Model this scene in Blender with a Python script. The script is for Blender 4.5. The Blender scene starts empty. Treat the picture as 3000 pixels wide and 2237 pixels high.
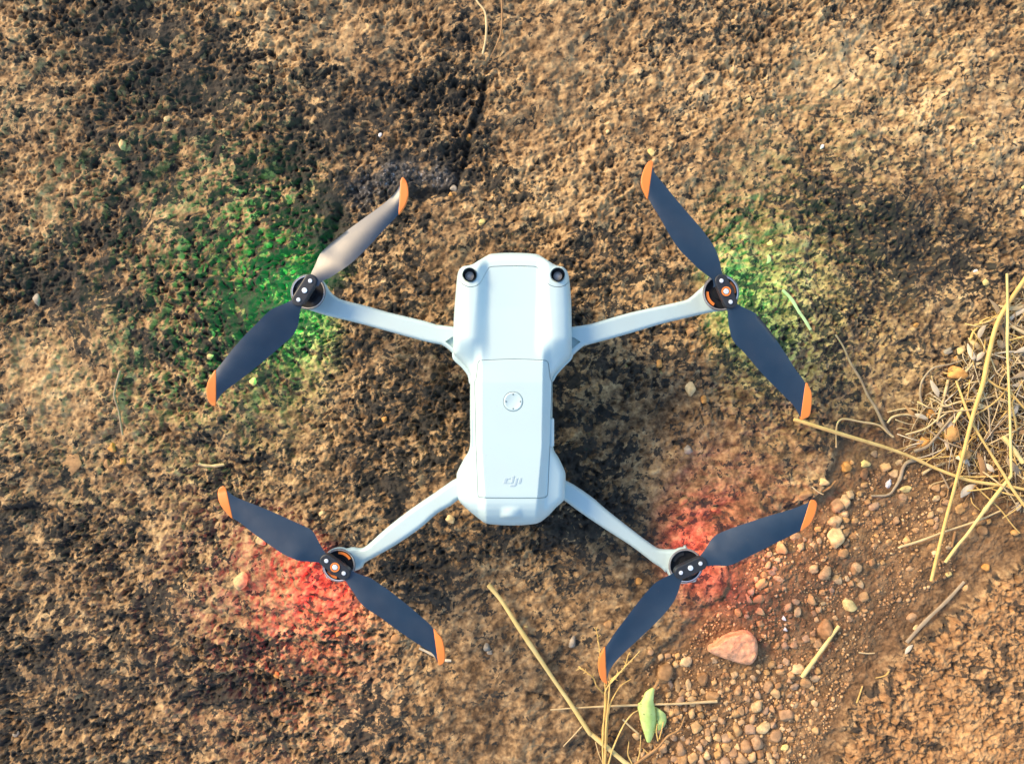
import bpy, math, random
import numpy as np
from mathutils import Vector
from mathutils.geometry import delaunay_2d_cdt

random.seed(7); RNG = np.random.default_rng(11)
SC = bpy.context.scene
COL = SC.collection

# ------------------------------------------------------------------ camera, sky, sun, exposure
CAM_H = 0.57                       # metres above the rock
HFOV = math.radians(67)
FPX = 1500 / math.tan(HFOV / 2)    # focal length in pixels of the 3000 px wide photograph
cam_d = bpy.data.cameras.new('camera'); cam = bpy.data.objects.new('camera', cam_d); COL.objects.link(cam)
cam.location = (0, 0, CAM_H); cam.rotation_euler = (0, 0, 0)
cam_d.sensor_fit = 'HORIZONTAL'; cam_d.angle = HFOV; cam_d.clip_start = 0.01; cam_d.clip_end = 100
SC.camera = cam

SUN_EL = math.radians(34); SUN_AZ = math.radians(-57)     # azimuth from +Y towards +X: the sun stands to the upper left
world = bpy.data.worlds.new('World'); SC.world = world; world.use_nodes = True
wn = world.node_tree.nodes; wl = world.node_tree.links
bg = wn['Background']; sky = wn.new('ShaderNodeTexSky')
sky.sky_type = 'NISHITA'; sky.sun_disc = False
sky.sun_elevation = SUN_EL; sky.sun_rotation = SUN_AZ
wl.new(sky.outputs['Color'], bg.inputs['Color']); bg.inputs['Strength'].default_value = 0.09
sun_d = bpy.data.lights.new('sun', 'SUN'); sun = bpy.data.objects.new('sun', sun_d); COL.objects.link(sun)
sdir = Vector((math.sin(SUN_AZ) * math.cos(SUN_EL), math.cos(SUN_AZ) * math.cos(SUN_EL), math.sin(SUN_EL)))
sun.rotation_euler = sdir.to_track_quat('Z', 'Y').to_euler(); sun.location = sdir * 3
sun_d.energy = 1.5; sun_d.angle = math.radians(20); sun_d.color = (1.0, 0.73, 0.42)
vs = SC.view_settings
SC.display_settings.display_device = 'sRGB'
vs.view_transform = 'Standard'; vs.look = 'None'; vs.gamma = 1.0; vs.use_curve_mapping = False
vs.exposure = 1.76

# ------------------------------------------------------------------ helpers
DZ = 0.0                           # lift of the thing being built
def P(px, py, z):
    z = z + DZ
    k = (CAM_H - z) / FPX
    return ((px - 1500) * k, (1118.5 - py) * k, z)

def cr(ox, oy, s, pts):                 # points read off an enlargement of the photograph
    return [(ox + x / s, oy + y / s) for x, y in pts]

def catmull(pts, n=6, closed=False):
    p = np.array(pts, float); m = len(p); out = []
    rng = range(m) if closed else range(m - 1)
    for i in rng:
        if closed:
            a, b, c, d = p[(i - 1) % m], p[i], p[(i + 1) % m], p[(i + 2) % m]
        else:
            b, c = p[i], p[i + 1]
            a = p[i - 1] if i > 0 else 2 * b - c
            d = p[i + 2] if i + 2 < m else 2 * c - b
        for k in range(n):
            t = k / n
            out.append(0.5 * ((2 * b) + (c - a) * t + (2 * a - 5 * b + 4 * c - d) * t * t + (3 * b - a - 3 * c + d) * t ** 3))
    if not closed: out.append(p[-1])
    return np.array(out)

def resample(pts, n, closed=False):
    p = np.array(pts, float)
    if closed: p = np.vstack([p, p[:1]])
    seg = np.sqrt(((p[1:] - p[:-1]) ** 2).sum(1)); s = np.concatenate([[0], np.cumsum(seg)])
    t = np.linspace(0, s[-1], n + 1)[:-1] if closed else np.linspace(0, s[-1], n)
    return np.stack([np.interp(t, s, p[:, k]) for k in range(p.shape[1])], 1)

def perim(pts, closed=True):
    p = np.array(pts, float)
    if closed: p = np.vstack([p, p[:1]])
    return np.sqrt(((p[1:] - p[:-1]) ** 2).sum(1)).sum()

def inside(q, poly):
    q = np.asarray(q, float); poly = np.asarray(poly, float)
    x, y = q[:, 0], q[:, 1]; r = np.zeros(len(q), bool); j = len(poly) - 1
    for i in range(len(poly)):
        xi, yi = poly[i]; xj, yj = poly[j]
        if yi != yj:
            r ^= ((yi > y) != (yj > y)) & (x < (xj - xi) * (y - yi) / (yj - yi) + xi)
        j = i
    return r

def dist_poly(q, poly, closed=True):
    q = np.asarray(q, float); poly = np.asarray(poly, float); d = np.full(len(q), 1e18)
    m = len(poly)
    for i in range(m if closed else m - 1):
        a = poly[i]; b = poly[(i + 1) % m]; ab = b - a; L = (ab ** 2).sum() + 1e-12
        t = np.clip(((q - a) @ ab) / L, 0, 1)
        d = np.minimum(d, ((q - a - t[:, None] * ab) ** 2).sum(1))
    return np.sqrt(d)

def sstep(a, b, x):
    t = np.clip((x - a) / (b - a), 0, 1); return t * t * (3 - 2 * t)

def area2(p):
    p = np.asarray(p); x, y = p[:, 0], p[:, 1]
    return (x * np.roll(y, -1) - y * np.roll(x, -1)).sum() / 2

def offset_in(p, d):
    p = np.asarray(p, float); t = np.roll(p, -1, 0) - np.roll(p, 1, 0)
    n = np.stack([-t[:, 1], t[:, 0]], 1); n /= np.linalg.norm(n, axis=1)[:, None] + 1e-12
    if area2(p) < 0: n = -n
    return p + n * d

def link(o, parent=None):
    COL.objects.link(o)
    if parent is not None: o.parent = parent
    return o

def mesh_obj(name, verts, faces, mat, parent=None, smooth=True, sharp=None):
    me = bpy.data.meshes.new(name); me.from_pydata([tuple(v) for v in verts], [], [tuple(f) for f in faces]); me.update()
    if smooth:
        me.shade_smooth()
        if sharp: me.set_sharp_from_angle(angle=math.radians(sharp))
    if mat: me.materials.append(mat)
    return link(bpy.data.objects.new(name, me), parent)

def tag(o, label=None, cat=None, group=None, kind=None):
    if label: o['label'] = label
    if cat: o['category'] = cat
    if group: o['group'] = group
    if kind: o['kind'] = kind
    return o

def empty(name, loc=(0, 0, 0)):
    o = bpy.data.objects.new(name, None); o.location = loc; o.empty_display_size = 0.02
    return link(o)

# ------------------------------------------------------------------ noise (numpy)
_perm = RNG.permutation(256); _perm = np.concatenate([_perm, _perm])
_ga = RNG.uniform(0, 2 * np.pi, 256); _gx, _gy = np.cos(_ga), np.sin(_ga)
_r1, _r2, _r3 = RNG.random(256), RNG.random(256), RNG.random(256)
def _h(ix, iy, s): return _perm[(_perm[(ix + s * 37) & 255] + iy) & 255]
def perlin(x, y, s=0):
    ix = np.floor(x).astype(np.int64); iy = np.floor(y).astype(np.int64); fx = x - ix; fy = y - iy
    u = fx * fx * fx * (fx * (fx * 6 - 15) + 10); v = fy * fy * fy * (fy * (fy * 6 - 15) + 10)
    def g(a, b, dx, dy):
        h = _h(a, b, s); return _gx[h] * dx + _gy[h] * dy
    n00 = g(ix, iy, fx, fy); n10 = g(ix + 1, iy, fx - 1, fy); n01 = g(ix, iy + 1, fx, fy - 1); n11 = g(ix + 1, iy + 1, fx - 1, fy - 1)
    a = n00 + u * (n10 - n00); b = n01 + u * (n11 - n01)
    return (a + v * (b - a)) * 1.5
def fbm(x, y, o=4, s=0, gain=0.5):
    r = 0; a = 1; t = 0
    for k in range(o):
        r = r + a * perlin(x, y, s + k); t += a; a *= gain; x = x * 2.03 + 17.3; y = y * 2.03 + 9.1
    return r / t
def worley(x, y, s=0):
    ix = np.floor(x).astype(np.int64); iy = np.floor(y).astype(np.int64)
    f1 = np.full(x.shape, 9.0); f2 = np.full(x.shape, 9.0); cid = np.zeros(x.shape)
    for dx in (-1, 0, 1):
        for dy in (-1, 0, 1):
            h = _h(ix + dx, iy + dy, s)
            d = (ix + dx + 0.5 + 0.8 * (_r1[h] - 0.5) - x) ** 2 + (iy + dy + 0.5 + 0.8 * (_r2[h] - 0.5) - y) ** 2
            c = d < f1; f2 = np.where(c, f1, np.minimum(f2, d)); cid = np.where(c, _r3[h], cid); f1 = np.where(c, d, f1)
    return np.sqrt(f1), np.sqrt(f2), cid

# ------------------------------------------------------------------ materials
def new_mat(name):
    m = bpy.data.materials.new(name); m.use_nodes = True
    nt = m.node_tree; return m, nt, nt.nodes['Principled BSDF']

def plain(name, col, rough=0.5, metal=0.0, spec=0.5, var=0.0, scale=200, bump=0.0, coat=0.0, bump_scale=None):
    m, nt, b = new_mat(name)
    b.inputs['Base Color'].default_value = (*col, 1); b.inputs['Roughness'].default_value = rough
    b.inputs['Metallic'].default_value = metal; b.inputs['Specular IOR Level'].default_value = spec
    if coat: b.inputs['Coat Weight'].default_value = coat
    if var or bump:
        tc = nt.nodes.new('ShaderNodeTexCoord')
        n = nt.nodes.new('ShaderNodeTexNoise'); n.inputs['Scale'].default_value = scale; n.inputs['Detail'].default_value = 4
        nt.links.new(tc.outputs['Object'], n.inputs['Vector'])
    if var:
        mx = nt.nodes.new('ShaderNodeMix'); mx.data_type = 'RGBA'
        mx.inputs['A'].default_value = (*[c * (1 - var) for c in col], 1); mx.inputs['B'].default_value = (*[min(1, c * (1 + var)) for c in col], 1)
        nt.links.new(n.outputs['Fac'], mx.inputs['Factor']); nt.links.new(mx.outputs['Result'], b.inputs['Base Color'])
        rr = nt.nodes.new('ShaderNodeMapRange'); rr.inputs['To Min'].default_value = max(0, rough - 0.08); rr.inputs['To Max'].default_value = min(1, rough + 0.08)
        nt.links.new(n.outputs['Fac'], rr.inputs['Value']); nt.links.new(rr.outputs['Result'], b.inputs['Roughness'])
    if bump:
        n2 = nt.nodes.new('ShaderNodeTexNoise'); n2.inputs['Scale'].default_value = bump_scale or scale * 4; n2.inputs['Detail'].default_value = 5
        nt.links.new(tc.outputs['Object'], n2.inputs['Vector'])
        bp = nt.nodes.new('ShaderNodeBump'); bp.inputs['Strength'].default_value = 1; bp.inputs['Distance'].default_value = bump
        nt.links.new(n2.outputs['Fac'], bp.inputs['Height']); nt.links.new(bp.outputs['Normal'], b.inputs['Normal'])
    return m

M = {}
M['shell'] = plain('pale_grey_plastic', (0.52, 0.68, 0.68), 0.42, spec=0.5, var=0.02, scale=90, bump=0.00002, bump_scale=4000)
M['shell2'] = plain('pale_grey_plastic_arm', (0.47, 0.615, 0.62), 0.45, spec=0.5, var=0.03, scale=90)
def dust(m, amt=.30):
    nt = m.node_tree; N = nt.nodes; L = nt.links; b = N['Principled BSDF']; src = b.inputs['Base Color'].links[0].from_socket
    tc = N.new('ShaderNodeTexCoord'); n = N.new('ShaderNodeTexNoise'); n.inputs['Scale'].default_value = 900; n.inputs['Detail'].default_value = 3
    n2 = N.new('ShaderNodeTexNoise'); n2.inputs['Scale'].default_value = 45; n2.inputs['Detail'].default_value = 4
    L.new(tc.outputs['Object'], n.inputs['Vector']); L.new(tc.outputs['Object'], n2.inputs['Vector'])
    a = N.new('ShaderNodeMapRange'); a.inputs['From Min'].default_value = .66; a.inputs['From Max'].default_value = .78; a.inputs['To Max'].default_value = amt; L.new(n.outputs['Fac'], a.inputs['Value'])
    c = N.new('ShaderNodeMapRange'); c.inputs['From Min'].default_value = .45; c.inputs['From Max'].default_value = .75; c.inputs['To Max'].default_value = amt * .35; L.new(n2.outputs['Fac'], c.inputs['Value'])
    ad = N.new('ShaderNodeMath'); ad.operation = 'ADD'; L.new(a.outputs['Result'], ad.inputs[0]); L.new(c.outputs['Result'], ad.inputs[1])
    mx = N.new('ShaderNodeMix'); mx.data_type = 'RGBA'; mx.inputs['B'].default_value = (0.36, 0.27, 0.18, 1); L.new(ad.outputs[0], mx.inputs['Factor']); L.new(src, mx.inputs['A']); L.new(mx.outputs['Result'], b.inputs['Base Color'])
dust(M['shell'], .22); dust(M['shell2'], .28)
M['emblem'] = plain('recessed_emblem', (0.40, 0.53, 0.58), 0.5)
M['navy'] = plain('dark_blue_blade', (0.007, 0.027, 0.056), 0.38, spec=0.9, var=0.12, scale=140, bump=0.00002, bump_scale=2500)
dust(M['navy'], .10)
M['orange'] = plain('orange_tip', (0.80, 0.235, 0.045), 0.4, var=0.03)
M['black'] = plain('black_plastic', (0.012, 0.014, 0.018), 0.4, var=0.1)
M['clamp'] = plain('dark_clamp', (0.022, 0.026, 0.032), 0.42, var=0.1)
M['silver'] = plain('silver_rim', (0.88, 0.89, 0.90), 0.35, metal=0.8)
M['grey'] = plain('grey_collar', (0.30, 0.31, 0.32), 0.4)
M['screw'] = plain('bright_screw', (0.85, 0.9, 0.95), 0.3, metal=0.4)
M['lens_dark'] = plain('lens_barrel', (0.008, 0.012, 0.010), 0.3)
M['lens'] = plain('lens_glass', (0.60, 0.58, 0.53), 0.15, spec=0.8)
M['lens_ring'] = plain('lens_ring', (0.55, 0.56, 0.54), 0.3)
M['dot'] = plain('dark_dot', (0.03, 0.035, 0.04), 0.5)
M['seam'] = plain('seam_floor', (0.10, 0.12, 0.14), 0.6)
def emit(name, col, st):
    m, nt, b = new_mat(name); b.inputs['Base Color'].default_value = (*col, 1)
    b.inputs['Emission Color'].default_value = (*col, 1); b.inputs['Emission Strength'].default_value = st; return m
M['led_green'] = emit('green_lamp', (0.0, 0.9, 0.25), 6)
M['led_red'] = emit('red_lamp', (1.0, 0.04, 0.04), 6)

# stone: colour differs from stone to stone (Object Info random) and within it
def stone_mat(name, cols, rough=0.75, bump=0.0003):
    m, nt, b = new_mat(name); N = nt.nodes; L = nt.links
    tc = N.new('ShaderNodeTexCoord'); oi = N.new('ShaderNodeObjectInfo'); geo = N.new('ShaderNodeNewGeometry')
    n = N.new('ShaderNodeTexNoise'); n.inputs['Scale'].default_value = 260; n.inputs['Detail'].default_value = 6
    L.new(geo.outputs['Position'], n.inputs['Vector'])
    rmp = N.new('ShaderNodeValToRGB'); e = rmp.color_ramp.elements
    e[0].position = 0; e[0].color = (*cols[0], 1); e[1].position = 1; e[1].color = (*cols[-1], 1)
    for i in range(1, len(cols) - 1):
        k = e.new(i / (len(cols) - 1)); k.color = (*cols[i], 1)
    L.new(oi.outputs['Random'], rmp.inputs['Fac'])
    hv = N.new('ShaderNodeHueSaturation')
    mr = N.new('ShaderNodeMapRange'); mr.inputs['From Min'].default_value = 0.3; mr.inputs['From Max'].default_value = 0.7
    mr.inputs['To Min'].default_value = 0.62; mr.inputs['To Max'].default_value = 1.28
    L.new(n.outputs['Fac'], mr.inputs['Value']); L.new(mr.outputs['Result'], hv.inputs['Value'])
    L.new(rmp.outputs['Color'], hv.inputs['Color']); L.new(hv.outputs['Color'], b.inputs['Base Color'])
    n2 = N.new('ShaderNodeTexNoise'); n2.inputs['Scale'].default_value = 700; n2.inputs['Detail'].default_value = 5
    L.new(geo.outputs['Position'], n2.inputs['Vector'])
    bp = N.new('ShaderNodeBump'); bp.inputs['Strength'].default_value = 1; bp.inputs['Distance'].default_value = bump
    L.new(n2.outputs['Fac'], bp.inputs['Height']); L.new(bp.outputs['Normal'], b.inputs['Normal'])
    b.inputs['Roughness'].default_value = rough; b.inputs['Specular IOR Level'].default_value = 0.35
    return m
M['gravel'] = stone_mat('gravel_stone', [(0.30, 0.16, 0.07), (0.54, 0.33, 0.14), (0.42, 0.25, 0.13), (0.62, 0.42, 0.20), (0.40, 0.265, 0.17), (0.58, 0.33, 0.12), (0.68, 0.49, 0.26)])
M['cream'] = stone_mat('cream_stone', [(0.62, 0.44, 0.20), (0.70, 0.52, 0.26)])
M['orange_stone'] = stone_mat('orange_stone', [(0.60, 0.29, 0.075), (0.66, 0.33, 0.09)])
M['brown_stone'] = stone_mat('brown_stone', [(0.36, 0.20, 0.085), (0.40, 0.23, 0.10)])
M['grey_stone'] = stone_mat('grey_stone', [(0.30, 0.27, 0.21), (0.34, 0.29, 0.22)])
M['white_stone'] = stone_mat('white_stone', [(0.80, 0.78, 0.74), (0.78, 0.76, 0.72)], 0.4)
M['yellow_stone'] = stone_mat('yellow_stone', [(0.72, 0.56, 0.20), (0.76, 0.60, 0.24)])
M['rose_stone'] = stone_mat('rose_stone', [(0.82, 0.41, 0.22), (0.82, 0.41, 0.22)], 0.8, 0.0006)

def straw_mat(name, a, b_, rough=0.55):
    m, nt, b = new_mat(name); N = nt.nodes; L = nt.links
    oi = N.new('ShaderNodeObjectInfo'); geo = N.new('ShaderNodeNewGeometry')
    n = N.new('ShaderNodeTexNoise'); n.inputs['Scale'].default_value = 130; n.inputs['Detail'].default_value = 5
    L.new(geo.outputs['Position'], n.inputs['Vector'])
    ad = N.new('ShaderNodeMath'); ad.operation = 'MULTIPLY_ADD'; ad.inputs[1].default_value = 0.45
    L.new(oi.outputs['Random'], ad.inputs[0]); 
    mr = N.new('ShaderNodeMapRange'); mr.inputs['From Min'].default_value = 0.3; mr.inputs['From Max'].default_value = 0.7
    mr.inputs['To Min'].default_value = 0; mr.inputs['To Max'].default_value = 0.6
    L.new(n.outputs['Fac'], mr.inputs['Value']); L.new(mr.outputs['Result'], ad.inputs[2])
    mx = N.new('ShaderNodeMix'); mx.data_type = 'RGBA'; mx.inputs['A'].default_value = (*a, 1); mx.inputs['B'].default_value = (*b_, 1)
    L.new(ad.outputs[0], mx.inputs['Factor']); L.new(mx.outputs['Result'], b.inputs['Base Color'])
    b.inputs['Roughness'].default_value = rough; b.inputs['Specular IOR Level'].default_value = 0.4
    return m
M['straw'] = straw_mat('golden_straw', (0.54, 0.33, 0.085), (0.80, 0.57, 0.20))
M['straw_green'] = straw_mat('yellow_green_straw', (0.66, 0.48, 0.15), (0.82, 0.66, 0.29))
M['pale'] = straw_mat('pale_straw', (0.46, 0.32, 0.14), (0.72, 0.56, 0.30))
M['twig'] = straw_mat('grey_twig', (0.22, 0.155, 0.095), (0.46, 0.36, 0.22))
M['brown'] = straw_mat('brown_blade', (0.26, 0.135, 0.05), (0.46, 0.27, 0.11))
M['husk'] = straw_mat('white_husk', (0.46, 0.37, 0.24), (0.74, 0.64, 0.46))
M['leafpale'] = straw_mat('faded_green_blade', (0.42, 0.42, 0.22), (0.60, 0.60, 0.36))
M['seed'] = straw_mat('brown_seed_head', (0.38, 0.19, 0.06), (0.68, 0.40, 0.14), 0.7)

# ------------------------------------------------------------------ the ground: one sheet, fine under the lens, coarse far out
K = 3000 / 2215.0
def axis(fine, step, far):
    a = list(np.arange(0, fine, step)); d = step; x = a[-1]
    while x < far:
        d *= 1.16; x += d; a.append(x)
    a = np.array(a); return np.concatenate([-a[:0:-1], a])
GX = axis(0.400, 0.00068, 4.0); GY = axis(0.302, 0.00068, 4.0)
XX, YY = np.meshgrid(GX, GY)                      # rows = y
g_px = XX * FPX / CAM_H / K + 1107.5              # position measured like the 2215 px wide enlargement of the photograph
g_py = -YY * FPX / CAM_H / K + 826
mmx, mmy = XX * 1000, YY * 1000
w1 = fbm(mmx / 30, mmy / 30, 3, 3); w2 = fbm(mmx / 30 + 50, mmy / 30, 3, 4)
wx, wy = g_px + 26 * w1 * 1.6, g_py + 26 * w2 * 1.6   # ragged region borders

def blobs(lst):
    r = np.zeros_like(XX)
    for (x, y, rx, ry, a) in lst:
        r += a * np.exp(-(((wx - x) / rx) ** 2 + ((wy - y) / ry) ** 2))
    return r
def poly_mask(poly, soft):
    q = np.stack([wx.ravel(), wy.ravel()], 1); p = np.array(poly, float)
    near = (np.abs(q[:, 0] - 1107) < 1500) & (np.abs(q[:, 1] - 826) < 1200)
    out = np.zeros(len(q)); qq = q[near]
    s = dist_poly(qq, p); ins = inside(qq, p); s = np.where(ins, s, -s)
    out[near] = sstep(-soft, soft, s); return out.reshape(XX.shape)

soil = poly_mask([(1880, 935), (2300, 850), (2320, 1150), (2140, 1255), (2020, 1350), (1930, 1440), (1860, 1520), (1800, 1700), (1330, 1720),
                  (1345, 1560), (1395, 1440), (1500, 1330), (1590, 1260), (1660, 1180), (1740, 1110), (1800, 1010)], 16)
ochre = poly_mask([(2330, 1165), (2140, 1285), (2030, 1380), (1950, 1450), (1880, 1530), (1810, 1710), (2400, 1760)], 14)
smooth_rock = np.clip(blobs([(1180, 1500, 240, 190, 1.4), (1080, 1370, 140, 110, .6), (1420, 1250, 160, 150, 1.2), (1560, 1060, 160, 130, 1.0), (1650, 960, 150, 90, .6), (100, 860, 140, 110, .9), (1900, 1000, 120, 130, .9), (1500, 1300, 120, 140, 1.0), (1960, 880, 120, 100, .7), (1010, 1610, 170, 110, .7), (1480, 860, 110, 110, .35), (2000, 700, 90, 80, .35), (700, 60, 120, 70, .35), (430, 330, 90, 60, .4), (540, 1250, 110, 90, .4), (300, 1060, 120, 70, .5), (1200, 110, 120, 80, .4), (330, 1560, 90, 60, .3)]), 0, 1) * (1 - soil)
fine_mask = np.clip(blobs([(1850, 250, 420, 330, 1.1), (2150, 420, 200, 300, .8), (1350, 330, 250, 200, .5), (60, 300, 130, 250, .4), (1950, 620, 240, 120, .6)]), 0, 1)
wet = np.clip(blobs([(850, 375, 85, 34, 1.0), (960, 378, 40, 38, .8), (770, 420, 40, 40, .6)]), 0, 1)
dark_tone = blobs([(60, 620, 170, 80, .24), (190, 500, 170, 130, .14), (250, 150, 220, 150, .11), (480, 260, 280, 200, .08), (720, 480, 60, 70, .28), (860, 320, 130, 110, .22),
                   (1270, 960, 110, 190, .16), (930, 1230, 140, 120, .14), (1900, 480, 190, 90, .20), (2030, 560, 150, 80, .18), (1900, 640, 130, 70, .10), (1750, 420, 80, 60, .12),  # some blobs paint the shade under and beside the drone into the rock
                   (200, 1450, 280, 190, .15), (620, 1480, 130, 110, .08), (120, 1180, 160, 60, .12), (890, 980, 160, 200, .10), (640, 620, 130, 130, .08), (540, 600, 150, 140, .16), (700, 1500, 150, 120, .08), (40, 1110, 60, 20, .3), (1010, 250, 60, 110, .10), (1280, 1110, 140, 70, .14)])  # rock at the front left lamp painted darker so its glow shows
light_tone = blobs([(1160, 90, 130, 90, .17), (1500, 260, 300, 170, .10), (1850, 190, 260, 150, .17), (2120, 290, 150, 190, .17), (110, 830, 120, 90, .26), (40, 760, 70, 60, .14),
                    (650, 80, 160, 80, .10), (40, 250, 110, 200, .12), (1180, 1520, 180, 130, .05), (450, 1250, 130, 90, .08), (560, 1180, 130, 80, .06), (610, 1400, 190, 130, .13), (600, 1260, 120, 90, .05), (1620, 560, 130, 130, .08), (130, 400, 100, 50, .12), (1250, 380, 150, 120, .05), (320, 1020, 140, 90, .06)])
crack = catmull([(1052, 165), (1046, 215), (1030, 262), (1012, 300), (1002, 345), (988, 396), (950, 416), (905, 420)], 6)
crack2 = catmull([(735, 455), (722, 500), (700, 540), (676, 575), (655, 600)], 5)
crack3 = catmull([(-60, 1112), (10, 1106), (60, 1100), (120, 1098)], 5)
crack4 = catmull([(1545 / K + 5, 2034 / K), (1572 / K, 2036 / K), (1615 / K, 2052 / K)], 5)
fr = (np.abs(XX) < 0.45) & (np.abs(YY) < 0.35)
def line_mask(pl, w, near=90):
    q = np.stack([(g_px + 9 * w1 * 1.6)[fr], (g_py + 9 * w2 * 1.6)[fr]], 1)
    out = np.zeros(XX.shape); out[fr] = np.exp(-(dist_poly(q, pl, False) / w) ** 2); return out
crk = np.maximum.reduce([line_mask(crack, 8), line_mask(crack2, 11) * .9, line_mask(crack3, 7) * .45, line_mask(crack4, 6) * .7])

f1, f2, cid = worley(mmx / 5.2 + 0.25 * w1 * 2 + fbm(mmx / 5, mmy / 5, 2, 30) * .5, mmy / 4.6 + fbm(mmx / 5 + 40, mmy / 5, 2, 31) * .5, 5)
g1, g2, gid = worley(mmx / 2.5 + fbm(mmx / 3, mmy / 3, 2, 32) * .6, mmy / 2.3 + fbm(mmx / 3 + 30, mmy / 3, 2, 33) * .6, 9)
p1, _, pid = worley(mmx / 6.6 + fbm(mmx / 6, mmy / 6, 2, 34) * .5, mmy / 6.2 + fbm(mmx / 6 + 20, mmy / 6, 2, 35) * .5, 13)
n_big = fbm(mmx / 110, mmy / 110, 3, 20); n_mid = fbm(mmx / 24, mmy / 24, 4, 21); n_sm = fbm(mmx / 5.2, mmy / 4.8, 4, 22, .6); n_fine = fbm(mmx / 2.2, mmy / 2.2, 3, 23, .6)
ridg = 1 - np.abs(fbm(mmx / 7.5, mmy / 7.5, 3, 26)) * 2.2
n_7 = fbm(mmx / 11, mmy / 9, 3, 28)
rough_mod = np.clip(0.72 + 0.95 * fbm(mmx / 70, mmy / 60, 3, 29) + .3 * fbm(mmx / 26, mmy / 26, 2, 24), .25, 1.35)
rock_amp = (1 - 0.78 * smooth_rock) * rough_mod * (1 - .25 * fine_mask)
q1, _, qid = worley(mmx / 4.3 + fbm(mmx / 4, mmy / 4, 2, 36) * .55, mmy / 3.9 + fbm(mmx / 4 + 20, mmy / 4, 2, 37) * .55, 15)
pit2 = sstep(0.46, 0.14, q1) * (qid > 0.45) * (0.4 + qid)
bil = np.abs(fbm(mmx / 5.5 + .6 * w1, mmy / 4.4 + .6 * w2, 4, 27, .6))
s1, _, sid = worley(mmx / 5.6 + fbm(mmx / 4, mmy / 4, 3, 38) * .9, mmy / 5.0 + fbm(mmx / 4 + 20, mmy / 4, 3, 39) * .9, 19)
speck = sstep(0.50, 0.24, s1) * (sid > 0.5)
pit = sstep(0.42, 0.10, p1) * (pid > 0.38) * (0.5 + 0.8 * pid)
knob = (1 - f1 * f1 * 1.7) * (0.4 + 0.9 * cid)
h_rock = n_big * 8 + n_mid * 6.0 + n_7 * 1.2 + rock_amp * (knob * 0.6 + (1 - g1 * g1 * 2) * 0.25 * (.3 + gid) + n_sm * 2.3 + n_fine * 0.75 - pit * 3.0 - pit2 * 1.5 + bil * 2.2 + n_7 * 2.0)
h_soil = n_big * 5 + n_mid * 3.0 + n_7 * 1.2 + n_sm * 1.5 + n_fine * 0.9 + (1 - g1 * g1 * 2) * 0.35 * gid - 4.0
h_ochre = n_big * 6 + n_mid * 3 + n_sm * 1.4 + n_fine * 1.2 + (1 - g1 * g1 * 2) * 0.25 - pit2 * 1.2 - 2.2 * sstep(0.45, 0.15, p1) * (pid > 0.5) + 3.0
HH = h_rock * (1 - soil) + h_soil * soil
HH = HH * (1 - ochre) + h_ochre * ochre
step_l = poly_mask([(1052, 165), (1030, 262), (1002, 345), (988, 400), (940, 420), (860, 445), (740, 470), (700, 540), (560, 470), (600, 300), (760, 190)], 22)
HH = HH + wet * (knob * 1.6 + bil * 2.0) - crk * (5.6 + 3 * n_mid) - step_l * 1.8 - 3.0
GZ = HH / 1000.0

def ground_z(x, y):
    i = np.clip(np.searchsorted(GX, x) - 1, 0, len(GX) - 2); j = np.clip(np.searchsorted(GY, y) - 1, 0, len(GY) - 2)
    tx = (x - GX[i]) / (GX[i + 1] - GX[i]); ty = (y - GY[j]) / (GY[j + 1] - GY[j])
    return (GZ[j, i] * (1 - tx) + GZ[j, i + 1] * tx) * (1 - ty) + (GZ[j + 1, i] * (1 - tx) + GZ[j + 1, i + 1] * tx) * ty

# rock colour masks: the stone's own mottling plus shade painted around the drone
patB = fbm(mmx / 3.8 + 2 * w1, mmy / 3.2 + 2 * w2, 4, 47, .6) * 0.66 + fbm(mmx / 13, mmy / 12, 3, 41) * 0.30
pat = fbm(mmx / 6.2 + 3 * w1, mmy / 5.0 + 3 * w2, 5, 40, .64) * 0.62 + fbm(mmx / 19, mmy / 17, 3, 41) * 0.34 + fbm(mmx / 60, mmy / 60, 2, 42) * 0.18
pat = pat * (1 - fine_mask) + patB * fine_mask
patina_shade = 0.468 + pat * 1.2 * (1 - .35 * smooth_rock) + speck * .22 * (1 - .5 * fine_mask) + dark_tone * 0.92 - light_tone * 0.85 - 0.10 * smooth_rock + wet * .20 + crk * .25 + .15 * fbm(mmx / 95, mmy / 80, 3, 48)  # mineral patina, darker along cracks, plus the painted shade in dark_tone
tone = 0.5 + fbm(mmx / 8, mmy / 7, 4, 44, .62) * 0.75 + fbm(mmx / 40, mmy / 40, 3, 45) * 0.3 - .15 * smooth_rock + light_tone * 0.9 - dark_tone * 0.6 + .16 * fbm(mmx / 120, mmy / 100, 2, 49)

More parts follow.
